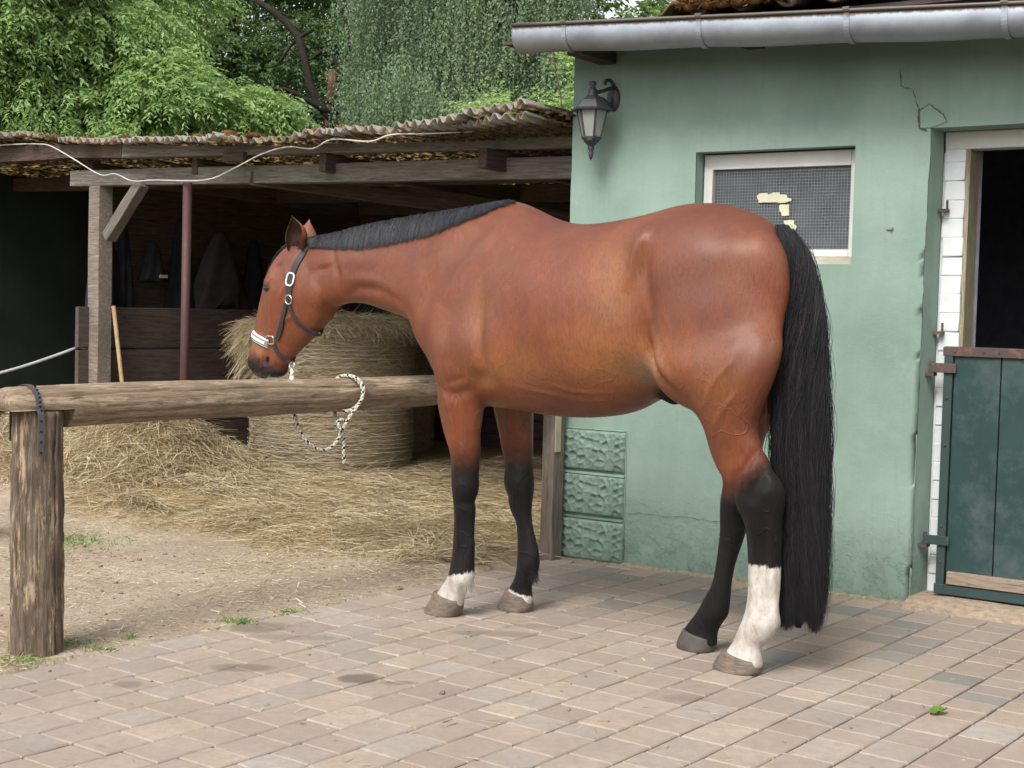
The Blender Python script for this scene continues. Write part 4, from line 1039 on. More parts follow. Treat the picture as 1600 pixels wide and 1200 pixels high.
bale('round_bale', -1.28, 12.45, .60, 1.10, 2500, 33, 'dark round bale half hidden behind the front round bale', True)
# net wrap: fine plastic threads around the bale
mb = MB(); g = random.Random(2)
for k in range(34):
    z = .03 + k * .0315
    if z > 1.05: break
    a0, a1 = (pi * .98, pi * 1.98)
    if g.random() < .35: continue
    if g.random() < .25: a1 -= g.uniform(.2, 1.2)
    elif g.random() < .4: a0 += g.uniform(.1, .8)
    mb.tube([((.628 + .012 * sin(pi * z / 1.1)) * cos(a), (.628 + .012 * sin(pi * z / 1.1)) * sin(a), z + .003 * sin(a * 5 + k)) for a in np.linspace(a0, a1, 34)], .0016, 3, cap=False)
o = mb.build('net_wrap', flat_mat('net_thread', (.50, .49, .44), .5, .4), bpy.data.objects['round_bale']); o['kind'] = 'stuff'
# ================================================================== wall lantern
LU = .209
LW = Vector((WALL_P[0], WALL_P[1], 0)) + Vector((.829, -.559, 0)) * LU
ln = empty('wall_lantern', (LW.x, LW.y, 2.30), BRZ); tag(ln, 'black six sided lantern with frosted panes on the green wall', 'lantern')
M_lblk = flat_mat('black_cast_metal', (.045, .045, .05), .5, .5, .2, .3, 20)
m = NM('frosted_pane', rough=.25, spec=.5); m.col((.34, .36, .34, 1)); m.b.inputs['Transmission Weight'].default_value = .25; m.bump(m.noise(m.coord('Object', (1, 1, .1)), 150, 2), .002, .6); M_frost = m.m
LY = -.16
def hexring(rad, z, n=6, off=.26): return np.array([[rad * cos(2 * pi * k / n + off), LY + rad * sin(2 * pi * k / n + off), z] for k in range(n)])
V, F = loft([hexring(.100, -.045), hexring(.104, -.038), hexring(.092, -.030), hexring(.066, .006), hexring(.036, .026), hexring(.030, .030)]); mesh_np('cap', V, F, M_lblk, False, ln)
V, F = loft([hexring(r_, z, 14) for r_, z in ((.030, .028), (.026, .036), (.020, .052), (.024, .060), (.016, .066), (.013, .078), (.020, .088), (.017, .098), (.006, .104))]); mesh_np('top_finial', V, F, M_lblk, True, ln)
V, F = loft([hexring(r_, z, 14) for r_, z in ((.045, -.180), (.036, -.196), (.020, -.208), (.014, -.222), (.018, -.228), (.010, -.236), (.014, -.250), (.010, -.268), (.002, -.284))]); mesh_np('bottom_finial', V, F, M_lblk, True, ln)
V, F = loft([hexring(.050, -.182), hexring(.052, -.172), hexring(.048, -.170)]); mesh_np('base_ring', V, F, M_lblk, False, ln)
tp, bt = hexring(.076, -.045), hexring(.046, -.172)
for k in range(6):
    mb = MB(); mb.tube([tuple(tp[k]), tuple(bt[k])], .0052, 5); mb.build('glazing_bar', M_lblk, ln)
    a, b_ = (tp[k], bt[k]), (tp[(k + 1) % 6], bt[(k + 1) % 6])
    q = [a[0] * .93 + b_[0] * .07, a[1] * .93 + b_[1] * .07, b_[1] * .93 + a[1] * .07, b_[0] * .93 + a[0] * .07]
    c_ = np.array([0, LY, 0]); V = [tuple(v) for v in q] + [tuple(v + (c_ - v) * np.array([.04, .04, 0])) for v in q]
    mb = MB(); mb.add(V, [(0, 1, 2, 3), (7, 6, 5, 4), (0, 4, 5, 1), (1, 5, 6, 2), (2, 6, 7, 3), (3, 7, 4, 0)]); mb.build('pane', M_frost, ln)
mb = MB(); mb.tube([tuple(p) for p in resample([(.0, LY, .045), (.02, -.12, .055), (.03, -.06, .075), (.035, -.02, .095), (.03, -.045, .12), (.02, -.075, .112), (.018, -.07, .095)], 5)], .009, 8); mb.tube([tuple(p) for p in resample([(.0, LY + .03, .03), (.02, -.09, .02), (.03, -.04, .0), (.03, -.012, .045)], 5)], .009, 8); mb.build('bracket', M_lblk, ln, True)
V, F = loft([np.array([[.03 + rx * cos(t), y, .035 + rz__ * sin(t)] for t in np.linspace(0, 2 * pi, 18, endpoint=False)]) for rx, rz__, y in ((.036, .065, -.003), (.034, .062, -.012), (.020, .042, -.020))]); mesh_np('back_plate', V, F, M_lblk, True, ln)

# ================================================================== trees
def leaf_mat(name, stops, trans=.35):
    m = NM(name, rough=.5, spec=.35); c = m.ramp(m.attr('tint'), stops); m.col(c)
    tr = m.n('ShaderNodeBsdfTranslucent'); m.l(m.mix(.5, c, (.34, .44, .10, 1), 'MIX'), tr.inputs[0]); mx = m.n('ShaderNodeMixShader'); mx.inputs[0].default_value = trans
    m.l(m.b.outputs[0], mx.inputs[1]); m.l(tr.outputs[0], mx.inputs[2]); m.l(mx.outputs[0], m.out.inputs[0]); return m.m
M_leaf1 = leaf_mat('fresh_leaf', [(0, (.10, .17, .07)), (.35, (.24, .37, .14)), (.7, (.37, .54, .22)), (1, (.48, .64, .29))], .54)
M_leaf2 = leaf_mat('dark_leaf', [(0, (.022, .055, .028)), (.5, (.06, .125, .055)), (1, (.11, .20, .09))], .38)
M_leaf3 = leaf_mat('birch_leaf', [(0, (.09, .14, .09)), (.5, (.20, .29, .18)), (1, (.32, .41, .26))], .48)
M_bark = flat_mat('dark_bark', (.030, .025, .022), .95, .1, 0, .4, 12, .01)
M_barkp = flat_mat('pine_bark', (.13, .075, .05), .95, .1, 0, .4, 12, .01)
M_barkb = flat_mat('birch_bark', (.20, .19, .18), .9, .1, 0, .5, 8, .01)
def leaves(P, Dv, N, L, W, g, fold=.25):
    """diamond leaf folded on its midrib: base, left, tip, right"""
    s = np.cross(Dv, N); s /= (np.linalg.norm(s, axis=1)[:, None] + 1e-9); nn = np.cross(s, Dv)
    L = L[:, None]; W = W[:, None]
    V = np.stack([P, P + Dv * L * .42 - s * W * .5 + nn * W * fold, P + Dv * L - nn * L * .12, P + Dv * L * .42 + s * W * .5 + nn * W * fold], 1)
    n = len(P); b = np.arange(n)[:, None] * 4
    F = np.concatenate([b + np.array([0, 1, 2]), b + np.array([0, 2, 3])], 0)
    return V.reshape(-1, 3), F
def norm(a): return a / (np.linalg.norm(a, axis=1)[:, None] + 1e-9)
def crown(center, rad, n_sprays, per, spray_L, leaf_L, leaf_W, seed, droop=.35, lumps=16, lump_r=.42, front=.65, shell=.62, tiers=True, tint0=.45, hollow=()):
    """sprays of leaves standing on lumpy boughs"""
    g = np.random.default_rng(seed); c = np.array(center); R = np.array(rad)
    # boughs: points in the ellipsoid shell
    d = norm(g.normal(size=(lumps, 3))); d[:, 1] = np.where(g.uniform(size=lumps) < front, -np.abs(d[:, 1]), d[:, 1])
    lc = c + d * R * g.uniform(.55, .92, (lumps, 1)); lr = R.mean() * lump_r * g.uniform(.6, 1.25, lumps)
    which = g.integers(0, lumps, n_sprays)
    dd = norm(g.normal(size=(n_sprays, 3)) + d[which] * .8 + np.array([0, -.25, .35]))
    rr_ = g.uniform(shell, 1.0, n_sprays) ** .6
    fl = np.array([1.25, 1.25, .62]) if tiers else np.array([1, 1, 1])
    B = lc[which] + dd * (lr[which] * rr_)[:, None] * fl
    out = norm(dd * np.array([1, 1, .35]) + d[which] * .5)
    ax = norm(out + np.array([0, 0, -droop]) + g.normal(0, .25, (n_sprays, 3)))
    # spray: twig bending down with alternate leaves
    k = np.arange(per); t = (k + .5) / per
    SL = spray_L * g.uniform(.6, 1.3, n_sprays)
    tw = B[:, None, :] + ax[:, None, :] * (SL[:, None] * t)[:, :, None] + np.array([0, 0, -1]) * (SL[:, None] * t ** 2 * droop * .8)[:, :, None]
    side = norm(np.cross(ax, np.array([0, 0, 1.0]) + g.normal(0, .25, (n_sprays, 3))))
    sg = np.where(k % 2 == 0, 1, -1)
    Dv = ax[:, None, :] * .65 + side[:, None, :] * (sg * .85)[None, :, None] + np.array([0, 0, -1]) * (droop * .9 + .1) + g.normal(0, .22, (n_sprays, per, 3))
    Dv = norm(Dv.reshape(-1, 3)); P = (tw + g.normal(0, .006, tw.shape)).reshape(-1, 3)
    up = norm(np.repeat(np.array([[0, 0, 1.0]]), len(P), 0) + g.normal(0, .45, (len(P), 3)))
    V, F = leaves(P, Dv, up, leaf_L * g.uniform(.7, 1.25, len(P)), leaf_W * g.uniform(.75, 1.2, len(P)), g)
    tint = tint0 + g.normal(0, .13, len(P)) + np.repeat(g.normal(0, .12, n_sprays), per) + np.tile(t * .22 - .08, n_sprays) + np.repeat((rr_ - .85) * 1.1, per) + np.repeat(g.normal(0, .07, lumps)[which], per)  # outer sprays lighter: the bright lit outside of the crown is put into tint
    return V, F, np.clip(tint, 0, 1), lc
def trunk_mesh(pts, r0, r1, seed, n=9):
    P = resample(pts, 4); mb = MB(); k = len(P)
    mb.tube([tuple(p + 0) for p in P], [r0 + (r1 - r0) * i / (k - 1) for i in range(k)], n); return mb
def tree(name, base, top, r0, parts, mat, bark, limbs, label, cat='tree', group=None):
    e = empty(name, (base[0], base[1], 0)); tag(e, label, cat, group)
    b = Vector((base[0], base[1], 0)); loc = lambda p: (p[0] - b.x, p[1] - b.y, p[2])
    mid = [(base[0] + (top[0] - base[0]) * t + .12 * sin(5 * t + base[0]), base[1] + (top[1] - base[1]) * t, top[2] * t - .1 * (1 - t)) for t in np.linspace(0, 1, 5)]
    trunk_mesh([loc(p) for p in mid], r0, r0 * .35, 1, 12).build('trunk', bark, e, True)
    for L in limbs: trunk_mesh([loc(p) for p in L[0]], L[1], L[2], 2).build('limb', bark, e, True)
    Vs, Fs, Ts, k = [], [], [], 0
    for (V, F, T) in parts:
        Vs.append(V - np.array([b.x, b.y, 0])); Fs.append(F + k); k += len(V); Ts.append(T)
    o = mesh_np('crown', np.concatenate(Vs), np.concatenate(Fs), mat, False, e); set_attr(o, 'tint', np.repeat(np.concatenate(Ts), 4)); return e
def limbs_to(base, lcs, g, r=.05):
    out = []
    for lc in lcs:
        b = np.array([base[0], base[1], max(1.0, lc[2] * .45)]); m_ = (b + lc) / 2 + g.normal(0, .15, 3); out.append(([tuple(b), tuple(m_), tuple(lc)], r, .012))
    return out
gR = np.random.default_rng(8)
# big fresh green tree at the left, close behind the shed
V1 = crown((-6.2, 17.6, 3.5), (2.35, 2.4, 2.5), 12500, 14, .40, .074, .031, 11, .42, 34, .34, .8)
V2 = crown((-3.75, 16.4, 3.0), (1.0, 1.0, .95), 3200, 14, .38, .074, .031, 12, .42, 12, .42, .8)
V3 = crown((-6.1, 16.3, 4.6), (1.9, 1.3, 1.5), 5600, 14, .40, .074, .031, 13, .42, 16, .36, .85)
tree('broadleaf_tree', (-5.8, 18, 0), (-5.6, 17.8, 5.5), .22, [V1[:3], V2[:3], V3[:3]], M_leaf1, M_bark, limbs_to((-5.8, 18), V1[3][:12], gR) + limbs_to((-5.6, 17.8), V2[3][:5], gR, .04), 'fresh green broadleaf tree filling the upper left behind the shed roof')
# dark tree with crooked limbs
V1 = crown((-3.0, 23.5, 5.2), (2.6, 1.8, 3.6), 8500, 10, .35, .075, .045, 21, .2, 40, .26, .6, .5, False, .45)
lim = [([(-2.2, 21.3, 2.6), (-2.55, 21.2, 3.6), (-3.1, 21.1, 4.2), (-3.4, 21.2, 5.1), (-4.0, 21.4, 5.6)], .11, .04),
       ([(-2.35, 21.3, 3.2), (-2.6, 21.0, 4.3), (-2.5, 21.1, 5.0), (-3.0, 21.2, 6.2)], .08, .03),
       ([(-2.9, 21.1, 4.0), (-3.5, 20.9, 4.3), (-3.9, 21, 4.2)], .05, .015), ([(-2.5, 21.1, 4.6), (-2.0, 21, 5.2), (-1.9, 21, 5.9)], .05, .015),
       ([(-2.2, 21.2, 2.7), (-2.9, 21.0, 3.1), (-3.6, 21, 3.5)], .07, .02), ([(-2.55, 21.0, 3.7), (-2.1, 20.9, 4.0), (-1.7, 20.9, 4.1)], .04, .012)]
lim = [([(p_[0] + .30, p_[1] - 1.1, p_[2] - .12) for p_ in L_[0]], L_[1] * .8, L_[2] * 1.0) for L_ in lim] + [([(-2.28, 20.1, 3.89), (-2.64, 20.1, 4.07), (-3.04, 20.1, 3.93), (-3.39, 20.1, 4.09)], 0.045, 0.012), ([(-2.41, 20.1, 4.41), (-2.68, 20.1, 4.76), (-2.95, 20.1, 4.62), (-3.23, 20.1, 4.82)], 0.04, 0.01), ([(-2.48, 20.1, 4.56), (-2.35, 20.1, 4.96), (-2.5, 20.1, 5.36), (-2.43, 20.1, 5.76)], 0.05, 0.02), ([(-2.27, 20.1, 3.98), (-2.68, 20.1, 3.69), (-3.08, 20.1, 3.62), (-3.35, 20.1, 3.49)], 0.035, 0.01), ([(-2.86, 20.1, 5.05), (-3.13, 20.1, 4.87), (-3.35, 20.1, 4.56), (-3.53, 20.1, 4.51)], 0.03, 0.008), ([(-2.36, 20.1, 4.25), (-2.14, 20.1, 4.47), (-2.01, 20.1, 4.87)], 0.03, 0.01)]
tree('dark_tree', (-2.0, 21.6, 0), (-2.3, 21.3, 3.4), .20, [V1[:3]], M_leaf2, M_bark, lim, 'dark tree with bare crooked limbs between the fresh green tree and the birch')
# far crowns behind: each one a tree
for i, (x, y, z, rx, rz, n, ti) in enumerate([(-9.5, 27, 6, 3.4, 5, 3600, .35), (-5.6, 29, 7, 3.2, 5.5, 3600, .25), (-1.6, 30, 7, 3.0, 5.6, 3800, .35), (1.4, 28.5, 5.2, 2.6, 4.2, 3200, .5), (3.6, 31, 4.6, 2.6, 3.4, 2600, .45)]):
    V1 = crown((x, y, z), (rx, 2.0, rz), n, 10, .5, .13, .085, 40 + i, .25, 34, .28, .8, .5, False, ti)
    tree('woodland_tree', (x, y + .5, 0), (x, y, z * 1.1), .22, [V1[:3]], M_leaf2 if i < 3 else M_leaf1, M_barkp if i == 1 else M_bark, limbs_to((x, y), V1[3][:6], gR),
         ['tall dark woodland tree standing farthest left behind the fresh green tree', 'tall dark woodland tree behind the left broadleaf tree', 'tall dark woodland tree standing behind the birch', 'green woodland tree seen above the left end of the gutter', 'green woodland tree farthest right, just showing above the roof tiles'][i], group='woodland trees beyond the yard')
mbp = trunk_mesh([(-2.70, 20.7, 0), (-2.72, 20.7, 3), (-2.66, 20.7, 4.6)], .075, .06, 1, 12); o = mbp.build('pine_trunk', M_barkp, None, True); tag(o, 'slim reddish bare trunk seen just above the shed roof between the dark limbs', 'tree trunk')
# weeping birch: hanging threads of small leaves
def weeping(cx, cy, zt, zb, rx, ry, n, per, seed, tint0):
    g = np.random.default_rng(seed)
    nb = max(6, n // 60); bx = g.uniform(-1, 1, nb) * rx; by = g.uniform(-1, 1, nb) * ry
    w = g.integers(0, nb, n); X = cx + bx[w] + g.normal(0, .16, n); Y = cy + by[w] + g.normal(0, .16, n)
    Lh = g.uniform(.5, 1.5, n) ; Zt = zb + (zt - zb) * np.clip(g.uniform(0, 1, n) ** .8, 0, 1) - .35 * ((X - cx) / rx) ** 2
    Zt = np.maximum(Zt, zb + Lh * .9)
    t = (np.arange(per) + .5) / per
    ph = g.uniform(0, 6, n); am = g.uniform(.02, .10, n)
    px_ = X[:, None] + am[:, None] * np.sin(t * 3 + ph[:, None]); py = Y[:, None] + am[:, None] * np.cos(t * 2.4 + ph[:, None]); pz = Zt[:, None] - Lh[:, None] * t
    P = np.stack([px_, py, pz], -1).reshape(-1, 3) + g.normal(0, .012, (n * per, 3))
    Dv = norm(np.stack([g.normal(0, .6, n * per), g.normal(0, .6, n * per), -np.ones(n * per)], 1)); up = norm(g.normal(size=(n * per, 3)) + np.array([0, -1, .3]))
    V, F = leaves(P, Dv, up, .043 * g.uniform(.7, 1.2, n * per), .030 * g.uniform(.7, 1.2, n * per), g)
    tint = tint0 + g.normal(0, .13, n * per) + np.repeat(g.normal(0, .1, n), per) + np.repeat(g.normal(0, .10, nb)[w], per)
    return V, F, np.clip(tint, 0, 1)
W1 = weeping(-.75, 19.8, 7.2, 3.1, 1.5, 1.0, 5000, 28, 51, .48)
W2 = weeping(-.25, 19.0, 6.8, 3.9, .65, .5, 2000, 28, 52, .62)
W3 = weeping(-1.55, 18.6, 4.6, 2.9, .42, .4, 700, 24, 53, .55)
W4 = weeping(-.55, 18.4, 3.9, 2.7, .5, .4, 700, 24, 54, .5)
tree('weeping_birch', (-.7, 20.2, 0), (-.7, 20.0, 7.5), .14, [W1, W2, W3, W4], M_leaf3, M_barkb,
     [([(-.7, 20, 5.0), (-.5, 19.6, 5.9), (.1, 19.2, 6.3), (.4, 19, 6.0)], .05, .015), ([(-.7, 20, 4.4), (-1.2, 19.4, 5.0), (-1.7, 19, 4.7)], .045, .012), ([(-.6, 19.9, 4.0), (-.2, 19, 4.6), (.0, 18.8, 4.3)], .035, .01)], 'grey green weeping birch with hanging twigs behind the middle of the shed')
# bright bushes between birch and stable
V1 = crown((.05, 15.6, 2.75), (.85, .7, .85), 1500, 12, .30, .06, .026, 61, .35, 14, .4, .8, tint0=.66)
V2 = crown((.62, 15.4, 3.15), (.55, .6, .75), 1100, 12, .28, .055, .026, 62, .3, 10, .42, .8, tint0=.6)
tree('bright_shrub', (.2, 15.8, 0), (.2, 15.7, 2.6), .06, [V1[:3], V2[:3]], M_leaf1, M_bark, limbs_to((.2, 15.7), V1[3][:5], gR, .02), 'bright green shrub behind the raised corner sheet of the shed', 'shrub')

# ================================================================== the horse
HORSE_O = Vector((0.342, 5.623, 0.0)); HORSE_RZ = math.atan2(sin(radians(38.5)), -cos(radians(38.5)))
TRUNK= [[-0.7724, 1.574, -0.7801, 1.3742, 0.05, 0.0, 0.9, 0.0], [-0.7357, 1.6018, -0.7506, 1.2139, 0.1, -0.05, 0.9, 0.0], [-0.6829, 1.637, -0.7026, 1.1203, 0.15, -0.1, 0.9, 0.0], [-0.5822, 1.6715, -0.6057, 1.0462, 0.205, -0.12, 0.9, 0.0], [-0.4743, 1.6883, -0.4991, 1.0172, 0.24, -0.12, 0.9, 0.0], [-0.3645, 1.6816, -0.3893, 0.9995, 0.262, -0.1, 0.9, 0.0], [-0.2525, 1.6556, -0.2776, 0.9522, 0.285, -0.05, 0.9, 0.0], [-0.1227, 1.6316, -0.1487, 0.8878, 0.305, 0.0, 0.9, 0.0], [0.0114, 1.6168, -0.0145, 0.8616, 0.315, 0.0, 0.9, 0.0], [0.1346, 1.6189, 0.1089, 0.8533, 0.31, -0.02, 0.9, 0.0], [0.2621, 1.6491, 0.2361, 0.8551, 0.29, -0.12, 0.9, 0.0], [0.3774, 1.703, 0.3504, 0.8633, 0.27, -0.3, 0.9, 0.0], [0.4778, 1.7264, 0.4506, 0.8674, 0.245, -0.42, 0.9, 0.0], [0.5792, 1.7186, 0.5531, 0.8769, 0.225, -0.42, 0.9, 0.0], [0.7, 1.6952, 0.6763, 0.9153, 0.2, -0.3, 0.9, 0.0], [0.8038, 1.6006, 0.7845, 0.95, 0.16, -0.1, 0.9, 0.0], [0.7918, 1.4384, 0.7793, 1.0183, 0.11, 0.0, 0.9, 0.0]]
NECK= [[0.4594, 1.6738, 0.6846, 0.9553, 0.19, -0.45, 0.9, 0.0], [0.579, 1.7107, 0.7681, 1.0053, 0.18, -0.5, 0.9, 0.0], [0.7068, 1.6873, 0.8685, 1.0884, 0.165, -0.5, 0.9, 0.0], [0.8423, 1.6824, 0.938, 1.196, 0.135, -0.45, 0.9, 0.0], [1.0262, 1.6644, 1.1362, 1.2469, 0.105, -0.4, 0.9, 0.0], [1.2169, 1.6401, 1.2659, 1.2754, 0.088, -0.35, 0.9, 0.0], [1.3947, 1.606, 1.3861, 1.2818, 0.078, -0.3, 0.9, 0.0], [1.5374, 1.5818, 1.488, 1.2684, 0.074, -0.2, 0.9, 0.0], [1.6456, 1.542, 1.5729, 1.3342, 0.065, -0.1, 0.9, 0.0]]
HEAD= [[1.6921, 1.563, 1.5903, 1.4802, 0.05, 0.0, 0.9, 0.0], [1.769, 1.5459, 1.5303, 1.4017, 0.075, 0.05, 0.85, 0.0], [1.8507, 1.4747, 1.4829, 1.3267, 0.092, 0.1, 0.8, 0.0], [1.8969, 1.3994, 1.4859, 1.2514, 0.1, 0.12, 0.8, 0.0], [1.9284, 1.3266, 1.5485, 1.18, 0.09, 0.1, 0.8, 0.0], [1.9607, 1.2473, 1.6282, 1.113, 0.075, 0.1, 0.8, 0.0], [1.988, 1.1707, 1.7018, 1.0571, 0.063, 0.1, 0.85, 0.0], [2.0056, 1.1, 1.7559, 1.0132, 0.055, 0.05, 0.85, 0.0], [2.0262, 1.0319, 1.7906, 0.9758, 0.056, 0.0, 0.85, 0.0], [2.0207, 0.9831, 1.7985, 0.9484, 0.054, 0.0, 0.85, 0.0], [1.9989, 0.9474, 1.8225, 0.9291, 0.042, 0.0, 0.9, 0.0], [1.978, 0.9271, 1.8776, 0.9233, 0.025, 0.0, 0.9, 0.0]]
LEGS= {"nf": [[0.5807, 0.13, 1.1212, 0.1373, 0.1], [0.569, 0.155, 1.0436, 0.1385, 0.1], [0.5675, 0.16, 0.9655, 0.1181, 0.09], [0.5782, 0.155, 0.8916, 0.1058, 0.08], [0.5752, 0.15, 0.8209, 0.097, 0.07], [0.5704, 0.145, 0.7476, 0.0815, 0.062], [0.5604, 0.14, 0.6745, 0.0638, 0.054], [0.5638, 0.135, 0.5897, 0.0589, 0.052], [0.5638, 0.135, 0.5317, 0.0527, 0.052], [0.5639, 0.135, 0.4789, 0.0452, 0.047], [0.5665, 0.13, 0.4253, 0.0464, 0.038], [0.5676, 0.13, 0.3458, 0.0488, 0.033], [0.5686, 0.13, 0.2662, 0.0527, 0.033], [0.5705, 0.13, 0.2129, 0.0582, 0.038], [0.5777, 0.13, 0.1641, 0.0624, 0.042], [0.6043, 0.13, 0.1231, 0.0679, 0.038], [0.6312, 0.13, 0.0845, 0.0712, 0.04], [0.644, 0.13, 0.0424, 0.0732, 0.045]], "ff": [[0.5352, -0.13, 1.0676, 0.1016, 0.1], [0.5397, -0.14, 0.9592, 0.098, 0.085], [0.5405, -0.145, 0.8588, 0.0911, 0.075], [0.5274, -0.145, 0.7729, 0.0797, 0.065], [0.5169, -0.15, 0.6974, 0.0705, 0.055], [0.5073, -0.15, 0.6113, 0.0638, 0.052], [0.505, -0.15, 0.5408, 0.0633, 0.053], [0.4977, -0.15, 0.4736, 0.0561, 0.047], [0.484, -0.15, 0.4206, 0.042, 0.038], [0.4705, -0.15, 0.3759, 0.0379, 0.034], [0.4566, -0.15, 0.315, 0.045, 0.032], [0.4459, -0.15, 0.2484, 0.0526, 0.037], [0.4459, -0.15, 0.1941, 0.0522, 0.042], [0.4614, -0.15, 0.143, 0.0467, 0.037], [0.4807, -0.15, 0.1021, 0.0514, 0.036], [0.4881, -0.15, 0.0655, 0.0666, 0.042], [0.4957, -0.15, 0.0315, 0.0713, 0.045]], "nh": [[-0.6848, 0.12, 1.2796, 0.101, 0.05], [-0.6486, 0.135, 1.1992, 0.215, 0.1], [-0.6206, 0.16, 1.1188, 0.2479, 0.12], [-0.6386, 0.165, 1.0288, 0.2003, 0.115], [-0.6593, 0.16, 0.9526, 0.1434, 0.095], [-0.6719, 0.15, 0.878, 0.1018, 0.077], [-0.6963, 0.135, 0.7903, 0.1065, 0.062], [-0.7305, 0.13, 0.7269, 0.1129, 0.056], [-0.764, 0.125, 0.6797, 0.1116, 0.054], [-0.7844, 0.12, 0.6382, 0.0974, 0.054], [-0.7939, 0.115, 0.5843, 0.0791, 0.052], [-0.7968, 0.11, 0.5343, 0.0703, 0.046], [-0.7999, 0.105, 0.4818, 0.0686, 0.038], [-0.8012, 0.1, 0.4086, 0.065, 0.035], [-0.8033, 0.1, 0.3222, 0.0639, 0.034], [-0.8008, 0.1, 0.2533, 0.0629, 0.037], [-0.7954, 0.1, 0.1953, 0.0703, 0.043], [-0.7743, 0.1, 0.146, 0.0713, 0.041], [-0.7448, 0.1, 0.1066, 0.057, 0.037], [-0.7331, 0.1, 0.0746, 0.0665, 0.038], [-0.7266, 0.1, 0.0411, 0.0798, 0.046], [-0.7247, 0.1, 0.0222, 0.083, 0.046]], "fh": [[-0.593, -0.13, 1.2094, 0.2696, 0.13], [-0.5784, -0.14, 1.0895, 0.2248, 0.12], [-0.5685, -0.14, 0.9933, 0.1654, 0.1], [-0.5642, -0.13, 0.8974, 0.1221, 0.08], [-0.5586, -0.12, 0.8014, 0.099, 0.065], [-0.5692, -0.11, 0.7068, 0.0801, 0.056], [-0.5744, -0.105, 0.6428, 0.0625, 0.055], [-0.5671, -0.1, 0.5873, 0.0607, 0.055], [-0.5612, -0.1, 0.5265, 0.0561, 0.05], [-0.5596, -0.095, 0.4642, 0.0502, 0.044], [-0.5486, -0.09, 0.3959, 0.0435, 0.036], [-0.5375, -0.085, 0.3322, 0.0377, 0.033], [-0.5279, -0.08, 0.2613, 0.0397, 0.033], [-0.5083, -0.08, 0.1954, 0.0554, 0.038], [-0.4933, -0.08, 0.1493, 0.0643, 0.042], [-0.4641, -0.08, 0.1081, 0.0662, 0.038], [-0.4444, -0.08, 0.0731, 0.0715, 0.038], [-0.4428, -0.08, 0.0385, 0.0724, 0.045], [-0.442, -0.08, 0.0236, 0.0707, 0.045]]}
HOOF= {"nf": [[0.6381, 0.13, 0.0808, 0.0749, 0.05], [0.651, 0.13, 0.0413, 0.0841, 0.056], [0.6677, 0.13, 0.0065, 0.0903, 0.06], [0.6744, 0.13, -0.0079, 0.0861, 0.061]], "ff": [[0.4902, -0.15, 0.0761, 0.0619, 0.048], [0.4959, -0.15, 0.0369, 0.0793, 0.054], [0.5071, -0.15, 0.0078, 0.0876, 0.058], [0.5119, -0.15, -0.0039, 0.0852, 0.059]], "nh": [[-0.7259, 0.1, 0.0595, 0.0749, 0.05], [-0.7181, 0.1, 0.0257, 0.0903, 0.057], [-0.71, 0.1, -0.0036, 0.097, 0.061], [-0.7066, 0.1, -0.0158, 0.0917, 0.062]], "fh": [[-0.4405, -0.08, 0.0627, 0.0689, 0.049], [-0.4332, -0.08, 0.032, 0.077, 0.055], [-0.4272, -0.08, 0.0014, 0.0807, 0.059], [-0.4249, -0.08, -0.0113, 0.0766, 0.06]]}
MANE = [(1.6341, 1.5906, 1.532), (1.4763, 1.6088, 1.5252), (1.276, 1.6427, 1.5214), (1.0832, 1.667, 1.5392), (0.8611, 1.6895, 1.5723), (0.6834, 1.7067, 1.6149), (0.5459, 1.7241, 1.6645), (0.4519, 1.7319, 1.7086)]
TAIL = [(-0.7717, -0.802, 1.5921), (-0.7673, -0.8253, 1.5741), (-0.771, -0.8588, 1.5445), (-0.793, -0.8902, 1.499), (-0.8137, -0.9203, 1.4198), (-0.8172, -0.9483, 1.3293), (-0.8081, -0.9664, 1.2384), (-0.7897, -0.9805, 1.1238), (-0.7738, -0.9921, 1.0087), (-0.7757, -0.999, 0.8941), (-0.7801, -1.0034, 0.7794), (-0.7905, -1.0087, 0.6422), (-0.8009, -1.0141, 0.5048), (-0.8053, -1.0161, 0.3898), (-0.8097, -1.0109, 0.2747), (-0.8128, -1.0019, 0.194), (-0.8227, -0.9944, 0.1375), (-0.8491, -0.9832, 0.1141)]
H_CHEEK_UP = [(1.6251, 1.5084), (1.6449, 1.4562), (1.6605, 1.3979), (1.6676, 1.3396), (1.6707, 1.2928)]
H_CHEEK = [(1.6908, 1.2752), (1.7194, 1.2129), (1.7526, 1.153), (1.7863, 1.1076)]
H_THROAT = [(1.6794, 1.2872), (1.6611, 1.2348), (1.6431, 1.1942), (1.6083, 1.1601), (1.57, 1.1409), (1.5448, 1.1358)]
H_NOSERING = [(1.8033, 1.1248), (1.8292, 1.1031), (1.8422, 1.0938)]
H_CHIN = [(1.809, 1.0829), (1.7949, 1.0447), (1.7636, 1.0132), (1.7285, 0.9969)]
NOSTRIL = (1.869, 1.0058)
H_NB_C = (1.8689, 0, 1.0896) ; H_NB_F = (2.0414, 0, 1.1389) ; H_NB_A = 1.95
H_CHINRING = (1.7521, 0.0, 0.9861)
MUZ = (1.8816, 0.9752)

